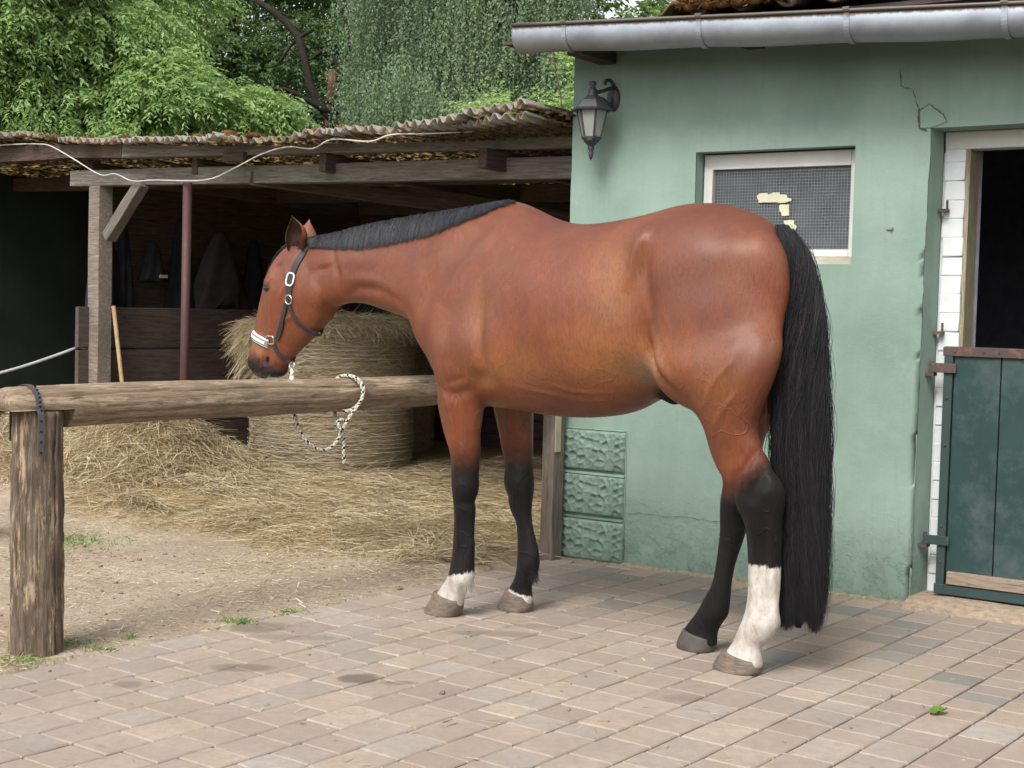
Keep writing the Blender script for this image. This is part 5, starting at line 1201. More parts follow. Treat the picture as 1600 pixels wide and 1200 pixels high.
def pair_ring(row, n=40):
    s1, z1, s2, z2, B, k, pw, t0 = row
    c = np.array([(s1 + s2) / 2, t0, (z1 + z2) / 2]); u = np.array([(s1 - s2) / 2, 0, (z1 - z2) / 2])
    th = np.linspace(0, 2 * pi, n, endpoint=False)
    cu = np.sign(np.cos(th)) * np.abs(np.cos(th)) ** pw; sv = np.sign(np.sin(th)) * np.abs(np.sin(th)) ** pw
    w = B * (1 + k * np.cos(th))
    return c + np.outer(cu, u) + np.outer(sv * w, [0, 1, 0])
def flat_ring(row, n=24, pw=0.95):
    s, t, z, A, B = row
    th = np.linspace(0, 2 * pi, n, endpoint=False)
    cu = np.sign(np.cos(th)) * np.abs(np.cos(th)) ** pw; sv = np.sign(np.sin(th)) * np.abs(np.sin(th)) ** pw
    return np.stack([s + A * cu, t + B * sv, np.full(n, z)], 1)
horse = empty('horse', HORSE_O, HORSE_RZ)
tag(horse, 'bay horse with black mane and tail and white socks standing on the paving', 'horse')
bodyMB = MB()
bodyMB.add(*loft([pair_ring(r, 56) for r in resample(TRUNK, 3)]))
bodyMB.add(*loft([pair_ring(r, 40) for r in resample(NECK, 3)]))
bodyMB.add(*loft([pair_ring(r, 36) for r in resample(HEAD, 3)]))
for k, rows in LEGS.items():
    bodyMB.add(*loft([flat_ring(r) for r in resample(rows, 3)][::-1]))
for sg in (1, -1):
    E_ = lambda c, r, rot=0, yaw=0: bodyMB.add(*ellipsoid((c[0], c[1] * sg, c[2]), r, rot, yaw=yaw * sg))
    E_((-.52, .125, 1.38), (.30, .125, .265), 0.0, .32)              # croup
    E_((-.72, .088, 1.37), (.135, .085, .23), 0.0, .2)
    E_((-.57, .145, 1.22), (.275, .115, .30), 0.0, .25)            # thigh
    E_((-.47, .165, 1.135), (.15, .11, .175), -.15, .2)              # stifle
    E_((-.33, .185, 1.50), (.10, .085, .10), 0)                # point of hip
    E_((.62, .135, 1.20), (.16, .095, .22), -.35)             # shoulder
    E_((.58, .155, 1.08), (.14, .09, .12), 0)                # triceps
    E_((.70, .09, 1.13), (.08, .075, .12), 0)                 # breast
    E_((1.57, .045, 1.335), (.10, .045, .10), 0)              # cheek
    E_((1.845, .060, 1.374), (.040, .026, .020), 0)            # brow over the eye
    E_((1.98, .028, .995), (.040, .032, .05), 0)                 # nostril
bodyMB.add(*ellipsoid((1.95, 0, .95), (.06, .042, .035)))
bodyMB.add(*ellipsoid((-.335, .0, .953), (.055, .034, .032), .3))   # sheath
tmp = bodyMB.build('body', None, None)
md = tmp.modifiers.new('r', 'REMESH'); md.mode = 'VOXEL'; md.voxel_size = 0.0085
md = tmp.modifiers.new('s', 'SMOOTH'); md.iterations = 7; md.factor = 0.6
dg = bpy.context.evaluated_depsgraph_get(); dg.update()
bm_ = bpy.data.meshes.new_from_object(tmp.evaluated_get(dg))
bpy.data.objects.remove(tmp)
nv = len(bm_.vertices); P = np.empty(nv * 3, np.float32); bm_.vertices.foreach_get('co', P); P = P.reshape(-1, 3).astype(float)
Nn = np.empty(nv * 3, np.float32); bm_.vertices.foreach_get('normal', Nn); Nn = Nn.reshape(-1, 3).astype(float)
E_ed = np.empty(len(bm_.edges) * 2, np.int32); bm_.edges.foreach_get('vertices', E_ed); E_ed = E_ed.reshape(-1, 2)
def relax(P, mask, it, fac=0.5):
    deg = np.bincount(E_ed.ravel(), minlength=nv).astype(float)[:, None]
    for _ in range(it):
        S = np.zeros_like(P)
        for c in range(3):
            S[:, c] = np.bincount(E_ed[:, 0], P[E_ed[:, 1], c], nv) + np.bincount(E_ed[:, 1], P[E_ed[:, 0], c], nv)
        P = P + (S / deg - P) * (fac * mask)[:, None]
    return P
# soften the joins of the big muscles on trunk, keep legs and head crisp
sm = lambda x, a, b: np.clip((x - a) / (b - a), 0, 1) ** 2 * (3 - 2 * np.clip((x - a) / (b - a), 0, 1))
big = sm(P[:, 2], .86, 1.0) * (1 - sm(P[:, 0], 1.25, 1.45))
P = relax(P, big, 90)
P = relax(P, np.ones(nv), 2, 0.4)
S_, T_, Z_ = P[:, 0], np.abs(P[:, 1]), P[:, 2]
side = sm(T_, .02, .07)
D = np.zeros(nv)
def bump_at(s, z, rs, rz, amp, rot=0.0, tmin=None):
    global D
    ds = S_ - s; dz = Z_ - z; c_, s_ = cos(rot), sin(rot)
    u = ds * c_ + dz * s_; v = -ds * s_ + dz * c_
    D += amp * np.exp(-(u / rs) ** 2 - (v / rz) ** 2) * side
def line_at(pts, r, amp, zmin=-9, both=True):
    global D
    best = np.full(nv, 9.0); par = np.zeros(nv); pts = np.array(pts); n_ = len(pts) - 1
    for q, (a, b) in enumerate(zip(pts[:-1], pts[1:])):
        d = b - a; L = (d ** 2).sum()
        t = np.clip(((S_ - a[0]) * d[0] + (Z_ - a[1]) * d[1]) / L, 0, 1)
        dd = (S_ - a[0] - t * d[0]) ** 2 + (Z_ - a[1] - t * d[1]) ** 2
        par = np.where(dd < best, (q + t) / n_, par); best = np.minimum(best, dd)
    D += amp * np.exp(-best / r ** 2) * side * np.sin(pi * np.clip(par, .02, .98)) ** .7
bump_at(0.462, 1.113, 0.162, 0.114, 0.0216, 0)
bump_at(0.643, 1.119, 0.091, 0.101, 0.0162, 0)
line_at([(0.351, 0.953), (0.362, 1.079), (0.393, 1.23), (0.387, 1.356)], 0.03, -0.0175)
line_at([(0.637, 1.276), (0.556, 1.432), (0.411, 1.61)], 0.035, 0.0108)
line_at([(0.783, 1.221), (0.71, 1.381), (0.561, 1.589)], 0.05, -0.0135)
bump_at(0.224, 1.282, 0.097, 0.228, -0.0054, 0)
bump_at(0.402, 1.001, 0.045, 0.035, -0.0135, 0)
line_at([(0.669, 0.961), (0.54, 0.921), (0.425, 0.974)], 0.022, -0.0095)
line_at([(0.059, 1.429), (0.034, 1.238), (0.042, 1.093)], 0.02, 0.003)
line_at([(-0.007, 1.429), (-0.032, 1.239), (-0.024, 1.096)], 0.02, 0.003)
line_at([(-0.072, 1.43), (-0.096, 1.241), (-0.089, 1.099)], 0.02, 0.003)
line_at([(-0.136, 1.43), (-0.16, 1.242), (-0.153, 1.101)], 0.02, 0.003)
line_at([(-0.2, 1.43), (-0.223, 1.244), (-0.216, 1.104)], 0.02, 0.003)
line_at([(-0.262, 1.43), (-0.285, 1.246), (-0.278, 1.106)], 0.02, 0.003)
bump_at(-0.284, 1.350, 0.117, 0.177, -0.0216, 0)
bump_at(-0.370, 1.179, 0.045, 0.101, -0.0216, 0)
bump_at(-0.393, 1.122, 0.032, 0.041, -0.0189, 0)
line_at([(-0.361, 1.604), (-0.335, 1.543), (-0.318, 1.474), (-0.298, 1.409), (-0.281, 1.339)], 0.024, 0.0162)
line_at([(-0.374, 1.535), (-0.368, 1.409), (-0.406, 1.249)], 0.03, -0.0162)
bump_at(-0.513, 1.297, 0.146, 0.203, 0.0135, 0)
bump_at(-0.653, 1.479, 0.162, 0.076, 0.0135, 0)
line_at([(-0.64, 1.12), (-0.736, 1.28), (-0.807, 1.391)], 0.06, -0.0027)
line_at([(-0.712, 0.943), (-0.762, 1.103), (-0.793, 1.215)], 0.035, -0.0068)
bump_at(-0.522, 1.070, 0.091, 0.091, 0.0162, 0)
line_at([(-0.616, 0.938), (-0.669, 1.031), (-0.742, 1.124)], 0.008, 0.0068)
line_at([(-0.645, 0.875), (-0.706, 0.954), (-0.76, 1.013)], 0.008, 0.0076)
line_at([(-0.624, 0.788), (-0.647, 0.859), (-0.664, 0.905)], 0.007, 0.0068)
line_at([(-0.792, 0.778), (-0.719, 0.703), (-0.695, 0.632)], 0.012, -0.0068)
line_at([(-0.78, 0.832), (-0.826, 0.746), (-0.861, 0.671)], 0.014, 0.0051)
bump_at(-0.814, 0.711, 0.026, 0.056, -0.0136, 0.3)
line_at([(0.592, 0.913), (0.564, 0.811), (0.548, 0.708)], 0.008, 0.0051)
line_at([(0.532, 0.968), (0.503, 0.814), (0.499, 0.685)], 0.016, -0.0054)
bump_at(0.550, 0.548, 0.045, 0.035, 0.0051, 0)
bump_at(0.536, 0.483, 0.032, 0.015, -0.0051, 0)
bump_at(0.562, 0.441, 0.023, 0.046, -0.0068, 0)
bump_at(0.560, 0.362, 0.023, 0.046, -0.0068, 0)
bump_at(0.557, 0.283, 0.023, 0.046, -0.0068, 0)
bump_at(-0.813, 0.474, 0.023, 0.051, -0.0076, 0)
bump_at(-0.816, 0.406, 0.023, 0.051, -0.0076, 0)
bump_at(-0.819, 0.316, 0.023, 0.051, -0.0076, 0)
bump_at(-0.821, 0.271, 0.023, 0.051, -0.0076, 0)
bump_at(0.443, 0.293, 0.019, 0.076, -0.0051, 0)
line_at([(0.278, 0.982), (0.119, 0.96), (-0.093, 0.934), (-0.266, 0.958)], 0.01, 0.0041)
line_at([(1.396, 1.291), (1.239, 1.35), (1.084, 1.346), (0.895, 1.273)], 0.022, -0.0108)
line_at([(1.319, 1.389), (1.123, 1.379), (0.933, 1.304)], 0.025, 0.0068)
bump_at(1.472, 1.434, 0.045, 0.015, -0.0108, -0.2)
line_at([(1.446, 1.548), (1.377, 1.406), (1.367, 1.306)], 0.018, -0.0108)
bump_at(1.242, 1.476, 0.195, 0.035, 0.0041, 0)
line_at([(1.784, 1.137), (1.729, 1.198), (1.623, 1.224)], 0.01, 0.0068)
bump_at(1.507, 1.304, 0.084, 0.086, 0.0081, 0)
bump_at(1.763, 1.439, 0.026, 0.020, -0.0081, 0)
bump_at(1.839, 1.347, 0.023, 0.013, -0.0054, 0)
line_at([(1.83, 1.315), (1.814, 1.226), (1.83, 1.136), (1.882, 1.089)], 0.005, 0.0041)
line_at([(1.812, 1.136), (1.87, 1.159)], 0.005, 0.0041)
bump_at(1.869, 1.006, 0.016, 0.025, -0.0216, 0.5)
line_at([(1.942, 0.951), (1.866, 0.964), (1.796, 0.982)], 0.005, -0.0081)
bump_at(1.728, 1.065, 0.032, 0.035, -0.0054, 0)
bump_at(1.923, 1.025, 0.019, 0.023, 0.0081, 0)
line_at([(1.744, 1.286), (1.681, 1.374), (1.713, 1.447)], 0.014, 0.0081)
line_at([(1.828, 1.373), (1.794, 1.391), (1.759, 1.374)], 0.006, 0.0054)
bump_at(-0.769, 0.719, 0.045, 0.041, 0.0102, 0)
bump_at(-0.829, 0.656, 0.026, 0.030, 0.0102, 0)
bump_at(-0.793, 0.607, 0.052, 0.025, 0.0068, 0)
bump_at(-0.844, 0.191, 0.026, 0.030, 0.0085, 0)
bump_at(0.552, 0.164, 0.026, 0.030, 0.0085, 0)
line_at([(-0.815, 0.836), (-0.767, 0.764), (-0.751, 0.649)], 0.012, -0.0068)
line_at([(0.048, 1.579), (-0.103, 1.529), (-0.302, 1.546)], 0.03, 0.0054)
line_at([(0.461, 1.075), (0.492, 0.996), (0.61, 0.964)], 0.014, -0.0068)
line_at([(-0.394, 1.249), (-0.44, 1.112), (-0.484, 1.023)], 0.02, 0.0081)
bump_at(0.556, 0.704, 0.045, 0.051, 0.0068, 0)
bump_at(0.553, 0.441, 0.032, 0.030, 0.0068, 0)
line_at([(0.517, 0.471), (0.516, 0.34), (0.52, 0.234)], 0.01, 0.0085)
line_at([(0.577, 0.438), (0.574, 0.333), (0.571, 0.214)], 0.009, 0.0068)
bump_at(0.478, 0.532, 0.045, 0.056, 0.0068, 0)
line_at([(0.406, 0.432), (0.39, 0.326), (0.381, 0.274)], 0.01, 0.0068)
line_at([(-0.844, 0.589), (-0.843, 0.476), (-0.845, 0.295)], 0.011, 0.0102)
line_at([(-0.768, 0.581), (-0.774, 0.445), (-0.775, 0.262)], 0.01, 0.0068)
bump_at(-0.717, 0.599, 0.032, 0.041, 0.0102, 0)
line_at([(0.074, 0.993), (-0.047, 0.97), (-0.223, 0.971)], 0.008, 0.0041)
line_at([(0.916, 1.676), (0.7, 1.619), (0.492, 1.538)], 0.05, 0.0068)
bump_at(0.244, 1.430, 0.130, 0.127, 0.0081, 0)
bump_at(0.694, 1.433, 0.084, 0.127, 0.0081, 0)
line_at([(0.612, 1.016), (0.59, 0.861), (0.562, 0.733)], 0.012, 0.0054)
line_at([(-0.375, 1.179), (-0.404, 1.111), (-0.456, 1.044), (-0.511, 0.997)], 0.018, -0.0149)
bump_at(-0.305, 1.037, 0.097, 0.066, -0.0162, 0)
line_at([(-0.431, 1.146), (-0.461, 1.079), (-0.522, 1.025)], 0.02, 0.0095)

P = P + Nn * D[:, None]
P = relax(P, np.ones(nv), 1, 0.35)
bm_.vertices.foreach_set('co', P.astype(np.float32).ravel())
bm_.polygons.foreach_set('use_smooth', [True] * len(bm_.polygons))
# coat pattern attributes (black points, white socks, muzzle), measured along the legs
S_, T_, Z_ = P[:, 0], P[:, 1], P[:, 2]
blk = np.zeros(nv); wht = np.zeros(nv); tan = np.zeros(nv)
fore = (S_ > .1) & (Z_ < 1.0); hind = (S_ < -.15) & (Z_ < 1.15)
blk = np.where(fore, 1 - sm(Z_, .50, .87), blk)
# hind: black climbs the back of the gaskin
hz = Z_ + np.clip(.9 * (S_ + .72), -.3, .07) * sm(Z_, .45, .62)
blk = np.where(hind & (Z_ < 1.0), 1 - sm(hz, .55, .84), blk)
nf_ = fore & (T_ > 0); ff_ = fore & (T_ < 0); nh_ = hind & (T_ > 0.0) & (Z_ < .55)
wht = np.where(nf_, .5 + ((.185 + .25 * (.565 - S_)) - Z_) / .06, 0)
wht = np.where(ff_, .5 + ((.085 + .25 * (S_ - .49)) - Z_) / .04, wht)
wht = np.where(nh_ & (S_ < -.55), .5 + (.395 - Z_) / .045, wht)
wht = np.clip(wht, 0, 1)
muz = sm((S_ - 1.80) * .316 - (Z_ - 1.37) * .949, .30, .425) * (S_ > 1.6)
blk = np.maximum(blk, muz * .80)
blk = np.maximum(blk, 1 - sm(np.hypot(S_ + .36, (Z_ - .93)), .05, .10))
blk = np.maximum(blk, .35 * np.exp(-((S_ - .70) / .12) ** 2 - ((Z_ - 1.60) / .07) ** 2))
blk = np.maximum(blk, (1 - sm(np.hypot(S_ - 1.838, (Z_ - 1.345) * 1.3), .015, .045)) * .8)
blk = np.maximum(blk, 1 - sm(np.hypot((S_ - NOSTRIL[0]) * 1.5, Z_ - NOSTRIL[1]), .010, .026))
cream = np.exp(-((S_ + .345) / .075) ** 2 - ((Z_ - 1.055) / .05) ** 2) * (np.abs(T_) > .05)
tan = np.exp(-((S_ - 1.97) / .12) ** 2 - ((Z_ - 1.06) / .05) ** 2)
tan = np.maximum(tan, .95 * np.exp(-((S_ + .25) / .26) ** 2 - ((Z_ - 1.10) / .13) ** 2))
tan = np.maximum(tan, .75 * np.exp(-((S_ + .25) / .10) ** 2 - ((Z_ - 1.36) / .20) ** 2))
tan = np.maximum(tan, .7 * np.exp(-((S_ - .25) / .28) ** 2 - ((Z_ - 1.04) / .09) ** 2))
tan = np.maximum(tan, .6 * np.exp(-((S_ - .42) / .07) ** 2 - ((Z_ - 1.25) / .12) ** 2))
tan = np.maximum(tan, .5 * np.exp(-((S_ + .66) / .12) ** 2 - ((Z_ - 1.02) / .12) ** 2))
tan = np.maximum(tan, .45 * np.exp(-((S_ - 1.80) / .05) ** 2 - ((Z_ - 1.38) / .08) ** 2))
for nme, arr in (('blk', blk), ('wht', wht), ('tan', tan), ('cream', cream)):
    at = bm_.attributes.new(nme, 'FLOAT', 'POINT'); at.data.foreach_set('value', arr.astype(np.float32))
m = NM('horse_coat', rough=0.36, spec=0.45)
co = m.coord('Object'); fine = m.noise(m.coord('Object', (60, 60, 18)), 12, 3, .7); big_ = m.noise(co, 3.0, 4)
mid = m.noise(m.coord('Object', (1, 1, .45)), 22, 4, .6)
base = m.mix(m.ramp(big_, [(.35, 0), (.65, 1)]), (.158, .036, .012, 1), (.235, .062, .018, 1))
base = m.mix(m.math('MULTIPLY', m.attr('tan'), 0.9), base, (.32, .125, .038, 1))
base = m.mix(m.math('MULTIPLY', m.attr('cream'), .55), base, (.40, .29, .19, 1))
base = m.mix(m.ramp(mid, [(.3, .30), (.7, 0.0)]), base, (.085, .026, .015, 1))
hair = m.noise(m.coord('Object', (1, 1, .22)), 140, 4, .75)
base = m.mix(m.ramp(hair, [(.35, .42), (.55, 0.0)]), base, (.07, .020, .010, 1))
base = m.mix(m.ramp(hair, [(.6, 0.0), (.8, .22)]), base, (.34, .15, .08, 1))
base = m.mix(m.ramp(m.noise(co, 1.6, 5, .7), [(.56, 0.0), (.72, .22)]), base, (.30, .19, .13, 1))
bm1 = m.math('ADD', m.attr('blk'), m.math('MULTIPLY', m.math('SUBTRACT', m.noise(co, 45, 4), .5), .35))
base = m.mix(m.ramp(bm1, [(.25, 0), (.8, 1)]), base, m.mix(hair, (.006, .0055, .007, 1), (.016, .013, .013, 1)))
wm = m.math('ADD', m.attr('wht'), m.math('MULTIPLY', m.math('SUBTRACT', m.noise(m.coord('Object', (1, 1, .3)), 110, 3), .5), .9))
dirt = m.mix(m.ramp(m.noise(m.coord('Object', (1, 1, .5)), 24, 5, .7), [(.40, 0), (.66, 1)]), (.56, .54, .50, 1), (.36, .30, .245, 1))
base = m.mix(m.ramp(wm, [(.42, 0), (.58, 1)]), base, dirt)
m.col(base); m.rough(m.ramp(m.noise(co, 9, 4), [(.3, .30), (.7, .46)]))
m.b.inputs['Sheen Weight'].default_value = .03; m.b.inputs['Sheen Roughness'].default_value = .35
live = m.math('SUBTRACT', 1.0, m.math('MULTIPLY', m.math('MAXIMUM', m.attr('blk'), m.attr('wht')), .75))
m.put(m.b.inputs['Coat Weight'], m.math('MULTIPLY', live, .20)); m.b.inputs['Coat Roughness'].default_value = .34
m.put(m.b.inputs['Specular IOR Level'], m.math('MULTIPLY', live, .45))
vn = m.n('ShaderNodeTexNoise'); m.l(m.coord('Object', (1, 1, .6)), vn.inputs['Vector']); vn.inputs['Scale'].default_value = 7; vn.inputs['Detail'].default_value = 1.5; vn.inputs['Distortion'].default_value = 1.2
vr = m.math('SUBTRACT', 1.0, m.math('MINIMUM', m.math('MULTIPLY', m.math('ABSOLUTE', m.math('SUBTRACT', vn.outputs['Fac'], .5)), 45), 1.0))
sz = m.n('ShaderNodeSeparateXYZ'); m.l(co, sz.inputs[0])
vmask = m.ramp(m.math('MULTIPLY', sz.outputs[2], .5), [(.40, .9), (.58, .12)])
b0 = m.bump(m.math('MULTIPLY', m.math('MULTIPLY', vr, vmask), m.math('SUBTRACT', 1.0, m.attr('wht'))), .0045, .55)
m.bump(m.math('ADD', m.math('ADD', fine, hair), m.math('MULTIPLY', mid, 1.6)), .0026, .85, b0)
M_coat = m.m
bm_.materials.append(M_coat)
body = bpy.data.objects.new('body', bm_); link(body, horse)

# ---- hooves
from mathutils.bvhtree import BVHTree
m = NM('hoof_horn', rough=.6, spec=.3); co = m.coord('Object'); f = m.noise(m.coord('Object', (4, 4, 30)), 6, 6, .7); f2 = m.noise(co, 12, 4)
c = m.ramp(f, [(.3, (.075, .058, .047)), (.55, (.16, .125, .10)), (.75, (.27, .215, .17))]); m.col(m.mix(m.ramp(f2, [(.5, 0), (.7, .5)]), c, (.36, .24, .16, 1))); m.bump(f, .003); M_hoof = m.m
M_hoofd = flat_mat('dark_hoof', (.075, .068, .06), .6, .3, 0, .35, 20, .002)
for key, rows in HOOF.items():
    R_h = resample(rows, 3); z0_, z1_ = R_h[0][2], R_h[-1][2]
    rings = []
    for q in R_h:
        s_, t_h, z, A, B = q; zz_ = .0008 + (z - z1_) / (z0_ - z1_) * (z0_ - .0008)
        th = np.linspace(0, 2 * pi, 28, endpoint=False)
        cu = np.cos(th); sv = np.sin(th); A_ = np.where(cu > 0, A, A * .88)
        zr = zz_ + (.014 * cu if q is R_h[0] else 0)
        rings.append(np.stack([s_ + A_ * cu, t_h + B * np.sign(sv) * np.abs(sv) ** .85 * (1 - .10 * cu), np.full(28, zz_) + (.012 * cu * max(0, (zz_ / z0_)))], 1))
    V, F = loft(rings); mesh_np('hoof', V, F, M_hoofd if key == 'fh' else M_hoof, True, horse)
# coronet and bulbs of the heel are part of the body
bvh = BVHTree.FromPolygons([tuple(p) for p in P], [tuple(p.vertices) for p in bm_.polygons])
def skin(s, z, side=1, off=.004, tmax=.6):
    h = bvh.ray_cast(Vector((s, side * tmax, z)), Vector((0, -side, 0)))
    if h[0] is None: return None, None
    n_ = h[1] if h[1].y * side > 0 else -h[1]
    return h[0] + n_ * off, n_
# ---- eyes
m = NM('eye', rough=.08, spec=.6); m.col((.012, .008, .006, 1)); M_eye = m.m
for sg in (1, -1):
    p, n_ = skin(1.838, 1.343, sg, -.008)
    V, F = ellipsoid((0, 0, 0), (.021, .014, .015), n=12); o = mesh_np('eye', V * np.array([1.35, 1.1, 1.4]) + np.array(p) + np.array([0, sg * .002, 0]), F, M_eye, True, horse)
    mb = MB()
    for (zz_, sgn) in ((1, 1),):
        pts = []
        for t in np.linspace(-1, 1, 11):
            q, n2 = skin(1.838 + .027 * t, 1.343 + sgn * .0165 * (1 - t * t) ** .5 + .004 * t, sg, .001)
            pts.append(q)
        mb.tube(pts, [.002 + .0045 * (1 - abs(t)) for t in np.linspace(-1, 1, 11)], 8)
    mb.build('eyelid', flat_mat('eyelid', (.09, .034, .018), .5, .3), horse, True)
# ---- ears
M_earin = flat_mat('ear_inner', (.050, .022, .016), .9, .1, 0, .4, 40)
def ear(base, tip, w, open_dir, name='ear'):
    base, tip = Vector(base), Vector(tip); ax = (tip - base); L = ax.length; ax.normalize(); od = Vector(open_dir); od = (od - ax * od.dot(ax)).normalized(); sd_ = ax.cross(od)
    nv, nu = 16, 15
    def surf(off):
        V = []
        for j in range(nv):
            v = j / (nv - 1); ww = w * (.62 + .75 * sin(pi * min(1, v * .80 + .10)) ** 1.2 - .62 * v) * (1 - v ** 5) + .0012
            arc = (1.45 - .55 * v) * pi; c_ = base + ax * (L * v) + sd_ * (.012 * sin(pi * v)) 
            for i in range(nu):
                a = (i / (nu - 1) - .5) * arc; rr_ = (ww - off)
                V.append(c_ - od * cos(a) * rr_ * .8 + sd_ * sin(a) * rr_)
        return V
    Vo, Vi = surf(0), surf(.0035); F = []
    for j in range(nv - 1):
        for i in range(nu - 1): k = j * nu + i; F.append((k, k + nu, k + nu + 1, k + 1))
    o = mesh_np(name, np.array([list(v) for v in Vo]), F, M_coat, True, horse)
    Fi = [tuple(reversed(f)) for f in F]; b = len(Vi)
    edge = list(range(0, nv * nu, nu)) + list(range(nv * nu - 1, 0, -nu))
    V2 = [list(v) for v in Vi] + [list(v) for v in Vo]
    for e_ in (0, nu - 1):
        for j in range(nv - 1): a = j * nu + e_; Fi.append((a, a + nu, b + a + nu, b + a))
    mesh_np('ear_lining', np.array(V2), Fi, M_earin, True, o)
ear((1.672, .060, 1.520), (1.685, .080, 1.680), .052, (-.05, 1, 0))
ear((1.700, -.045, 1.520), (1.705, -.052, 1.668), .046, (.3, -.95, 0))
# ---- hair
m = NM('black_hair', rough=.42, spec=.5); c = m.ramp(m.attr('tint'), [(0, (.010, .010, .012)), (.6, (.032, .034, .042)), (1, (.085, .09, .105))]); m.col(c); M_hair = m.m
m = NM('black_tail_hair', rough=.5, spec=.4); c = m.ramp(m.attr('tint'), [(0, (.008, .008, .010)), (.6, (.018, .017, .020)), (.9, (.035, .034, .04)), (1, (.06, .045, .045))]); m.col(c); M_hairt = m.m
def strands(paths, W, tint, name, mat, parent, g):
    """paths (n,k,3) -> 3-sided tubes"""
    n, k, _ = paths.shape
    d = np.gradient(paths, axis=1); d /= (np.linalg.norm(d, axis=2)[..., None] + 1e-9)
    ref = norm(g.normal(size=(n, 3)))[:, None, :].repeat(k, 1); x = np.cross(d, ref); x /= (np.linalg.norm(x, axis=2)[..., None] + 1e-9); y = np.cross(d, x)
    tap = np.linspace(1, 0, k) ** .5 * .75 + .25; r_ = (W[:, None] * tap[None, :])[..., None]
    V = np.stack([paths + x * r_ * cos(a) + y * r_ * sin(a) for a in (0, 2 * pi / 3, 4 * pi / 3)], 2)   # n,k,3,3
    b = (np.arange(n) * k * 3)[:, None, None]; kk = (np.arange(k - 1) * 3)[None, :, None]; s = np.arange(3)[None, None, :]
    a = b + kk + s; a2 = b + kk + (s + 1) % 3
    F = np.stack([a, a2, a2 + 3, a + 3], -1).reshape(-1, 4)
    o = mesh_np(name, V.reshape(-1, 3), F, mat, True, parent); set_attr(o, 'tint', np.repeat(tint, k * 3)); return o
g = np.random.default_rng(77)
# mane: (s, z crest of hair, z lower edge on the near side)
MT = np.array(MANE)
M_order = MT[:, 0].argsort(); MT = MT[M_order]
def mane_strands(n, seed):
    g = np.random.default_rng(seed); S0 = g.uniform(MT[0, 0], MT[-1, 0], n); out = []; tint = []
    for s0 in S0:
        zt = np.interp(s0, MT[:, 0], MT[:, 1]); zb = np.interp(s0, MT[:, 0], MT[:, 2])
        lay = g.uniform(0, 1); root_t = g.uniform(-.018, .016); fall = g.uniform(.82, 1.06) if lay > .12 else g.uniform(.5, 1.2)
        clump = .006 * math.sin(s0 * 150 + 2 * math.sin(s0 * 37)) + .005 * math.sin(s0 * 61)
        lean = -.020 + clump + g.normal(0, .010)
        top = zt - .010 - .008 * (1 - lay) + g.normal(0, .0025)
        zc = top - .03
        pts = [(s0, root_t, zc + .0), (s0 + lean * .1, root_t + .010, top - .003), (s0 + lean * .2, root_t * .5 + .026 + .006 * lay, top - .006)]
        for f_ in (.25, .45, .65, .85, 1.0):
            z = top - (top - zb) * f_ * fall; s_ = s0 + lean * f_ * 1.4
            h = bvh.ray_cast(Vector((s_, .6, z)), Vector((0, -1, 0)))
            t_ = h[0].y if h[0] is not None else .03
            pts.append((s_, max(t_ + .004 + .013 * lay * (1.0 - .25 * f_), pts[-1][1] + .0004), z))
        out.append(pts); tint.append(np.clip(.35 + .25 * math.sin(s0 * 90 + 3 * math.sin(s0 * 21)) * .6 + g.normal(0, .2) + .25 * lay, 0, 1))
    return np.array(out), np.array(tint)
pth, tn = mane_strands(7500, 3)
o = strands(pth, g.uniform(.0006, .0012, len(pth)), tn * .75, 'mane', M_hair, horse, g)
# forelock
n = 420; P0f = []
for i in range(n):
    a = g.uniform(-1, 1); s0 = 1.712 + g.normal(0, .006); t0 = .022 + a * .030
    pts = []
    for f_ in np.linspace(0, 1, 7):
        s_ = s0 + .175 * f_ + g.normal(0, .0015); z = 1.575 - .20 * f_ ** 1.15
        h = bvh.ray_cast(Vector((s_ + .35, t0 * (1 - .3 * f_), z + .30)), Vector((-.35, 0, -.30)).normalized())
        q = h[0] + Vector((.7, 0, .7)) * (.004 + .012 * g.uniform()) if h[0] is not None else Vector((s_, t0, z))
        pts.append(tuple(q))
    P0f.append(pts)
strands(np.array(P0f), g.uniform(.0008, .0014, n), g.uniform(.1, .7, n), 'forelock', M_hair, horse, g)
# tail: section table (s_left, s_right, z)
TT = resample(TAIL, 4)[::-1]; TT = TT[TT[:, 2].argsort()]
dockV = []
for z, f_ in ((1.585, .25), (1.56, .5), (1.50, .7), (1.40, .8), (1.25, .8), (1.05, .8), (.85, .78), (.62, .74), (.40, .66), (.28, .5), (.17, .12)):
    a_, b_ = np.interp(z, TT[:, 2], TT[:, 0]), np.interp(z, TT[:, 2], TT[:, 1]); c_, h_ = (a_ + b_) / 2 + .016, abs(a_ - b_) / 2 * f_ * .88
    th = np.linspace(0, 2 * pi, 20, endpoint=False); wob = 1 + .06 * np.sin(th * 6 + z * 3)
    dockV.append(np.stack([c_ + h_ * np.cos(th) * wob, .0 + h_ * .62 * np.sin(th) * wob, np.full(20, z)], 1))
V, F = loft(dockV); o = mesh_np('tail_core', V, F, None, True, horse); o.data.materials.append(flat_mat('tail_core_hair', (.010, .010, .012), .7, .2))
n = 14000; u = np.sqrt(g.uniform(.35, 1, n)); a = g.uniform(0, 2 * pi, n); K = 22
zs_top = np.where(g.uniform(size=n) < .55, g.uniform(1.50, 1.60, n), g.uniform(.9, 1.55, n)); zs_bot = .175 + np.abs(g.normal(0, .07, n)) + .02 * np.cos(a * 3) + .10 * (g.uniform(size=n) < .12) * g.uniform(0, 3, n)
pth = np.empty((n, K, 3)); ph = g.uniform(0, 6, n); am = g.gamma(2, .004, n)
stray = g.uniform(size=n) < .035
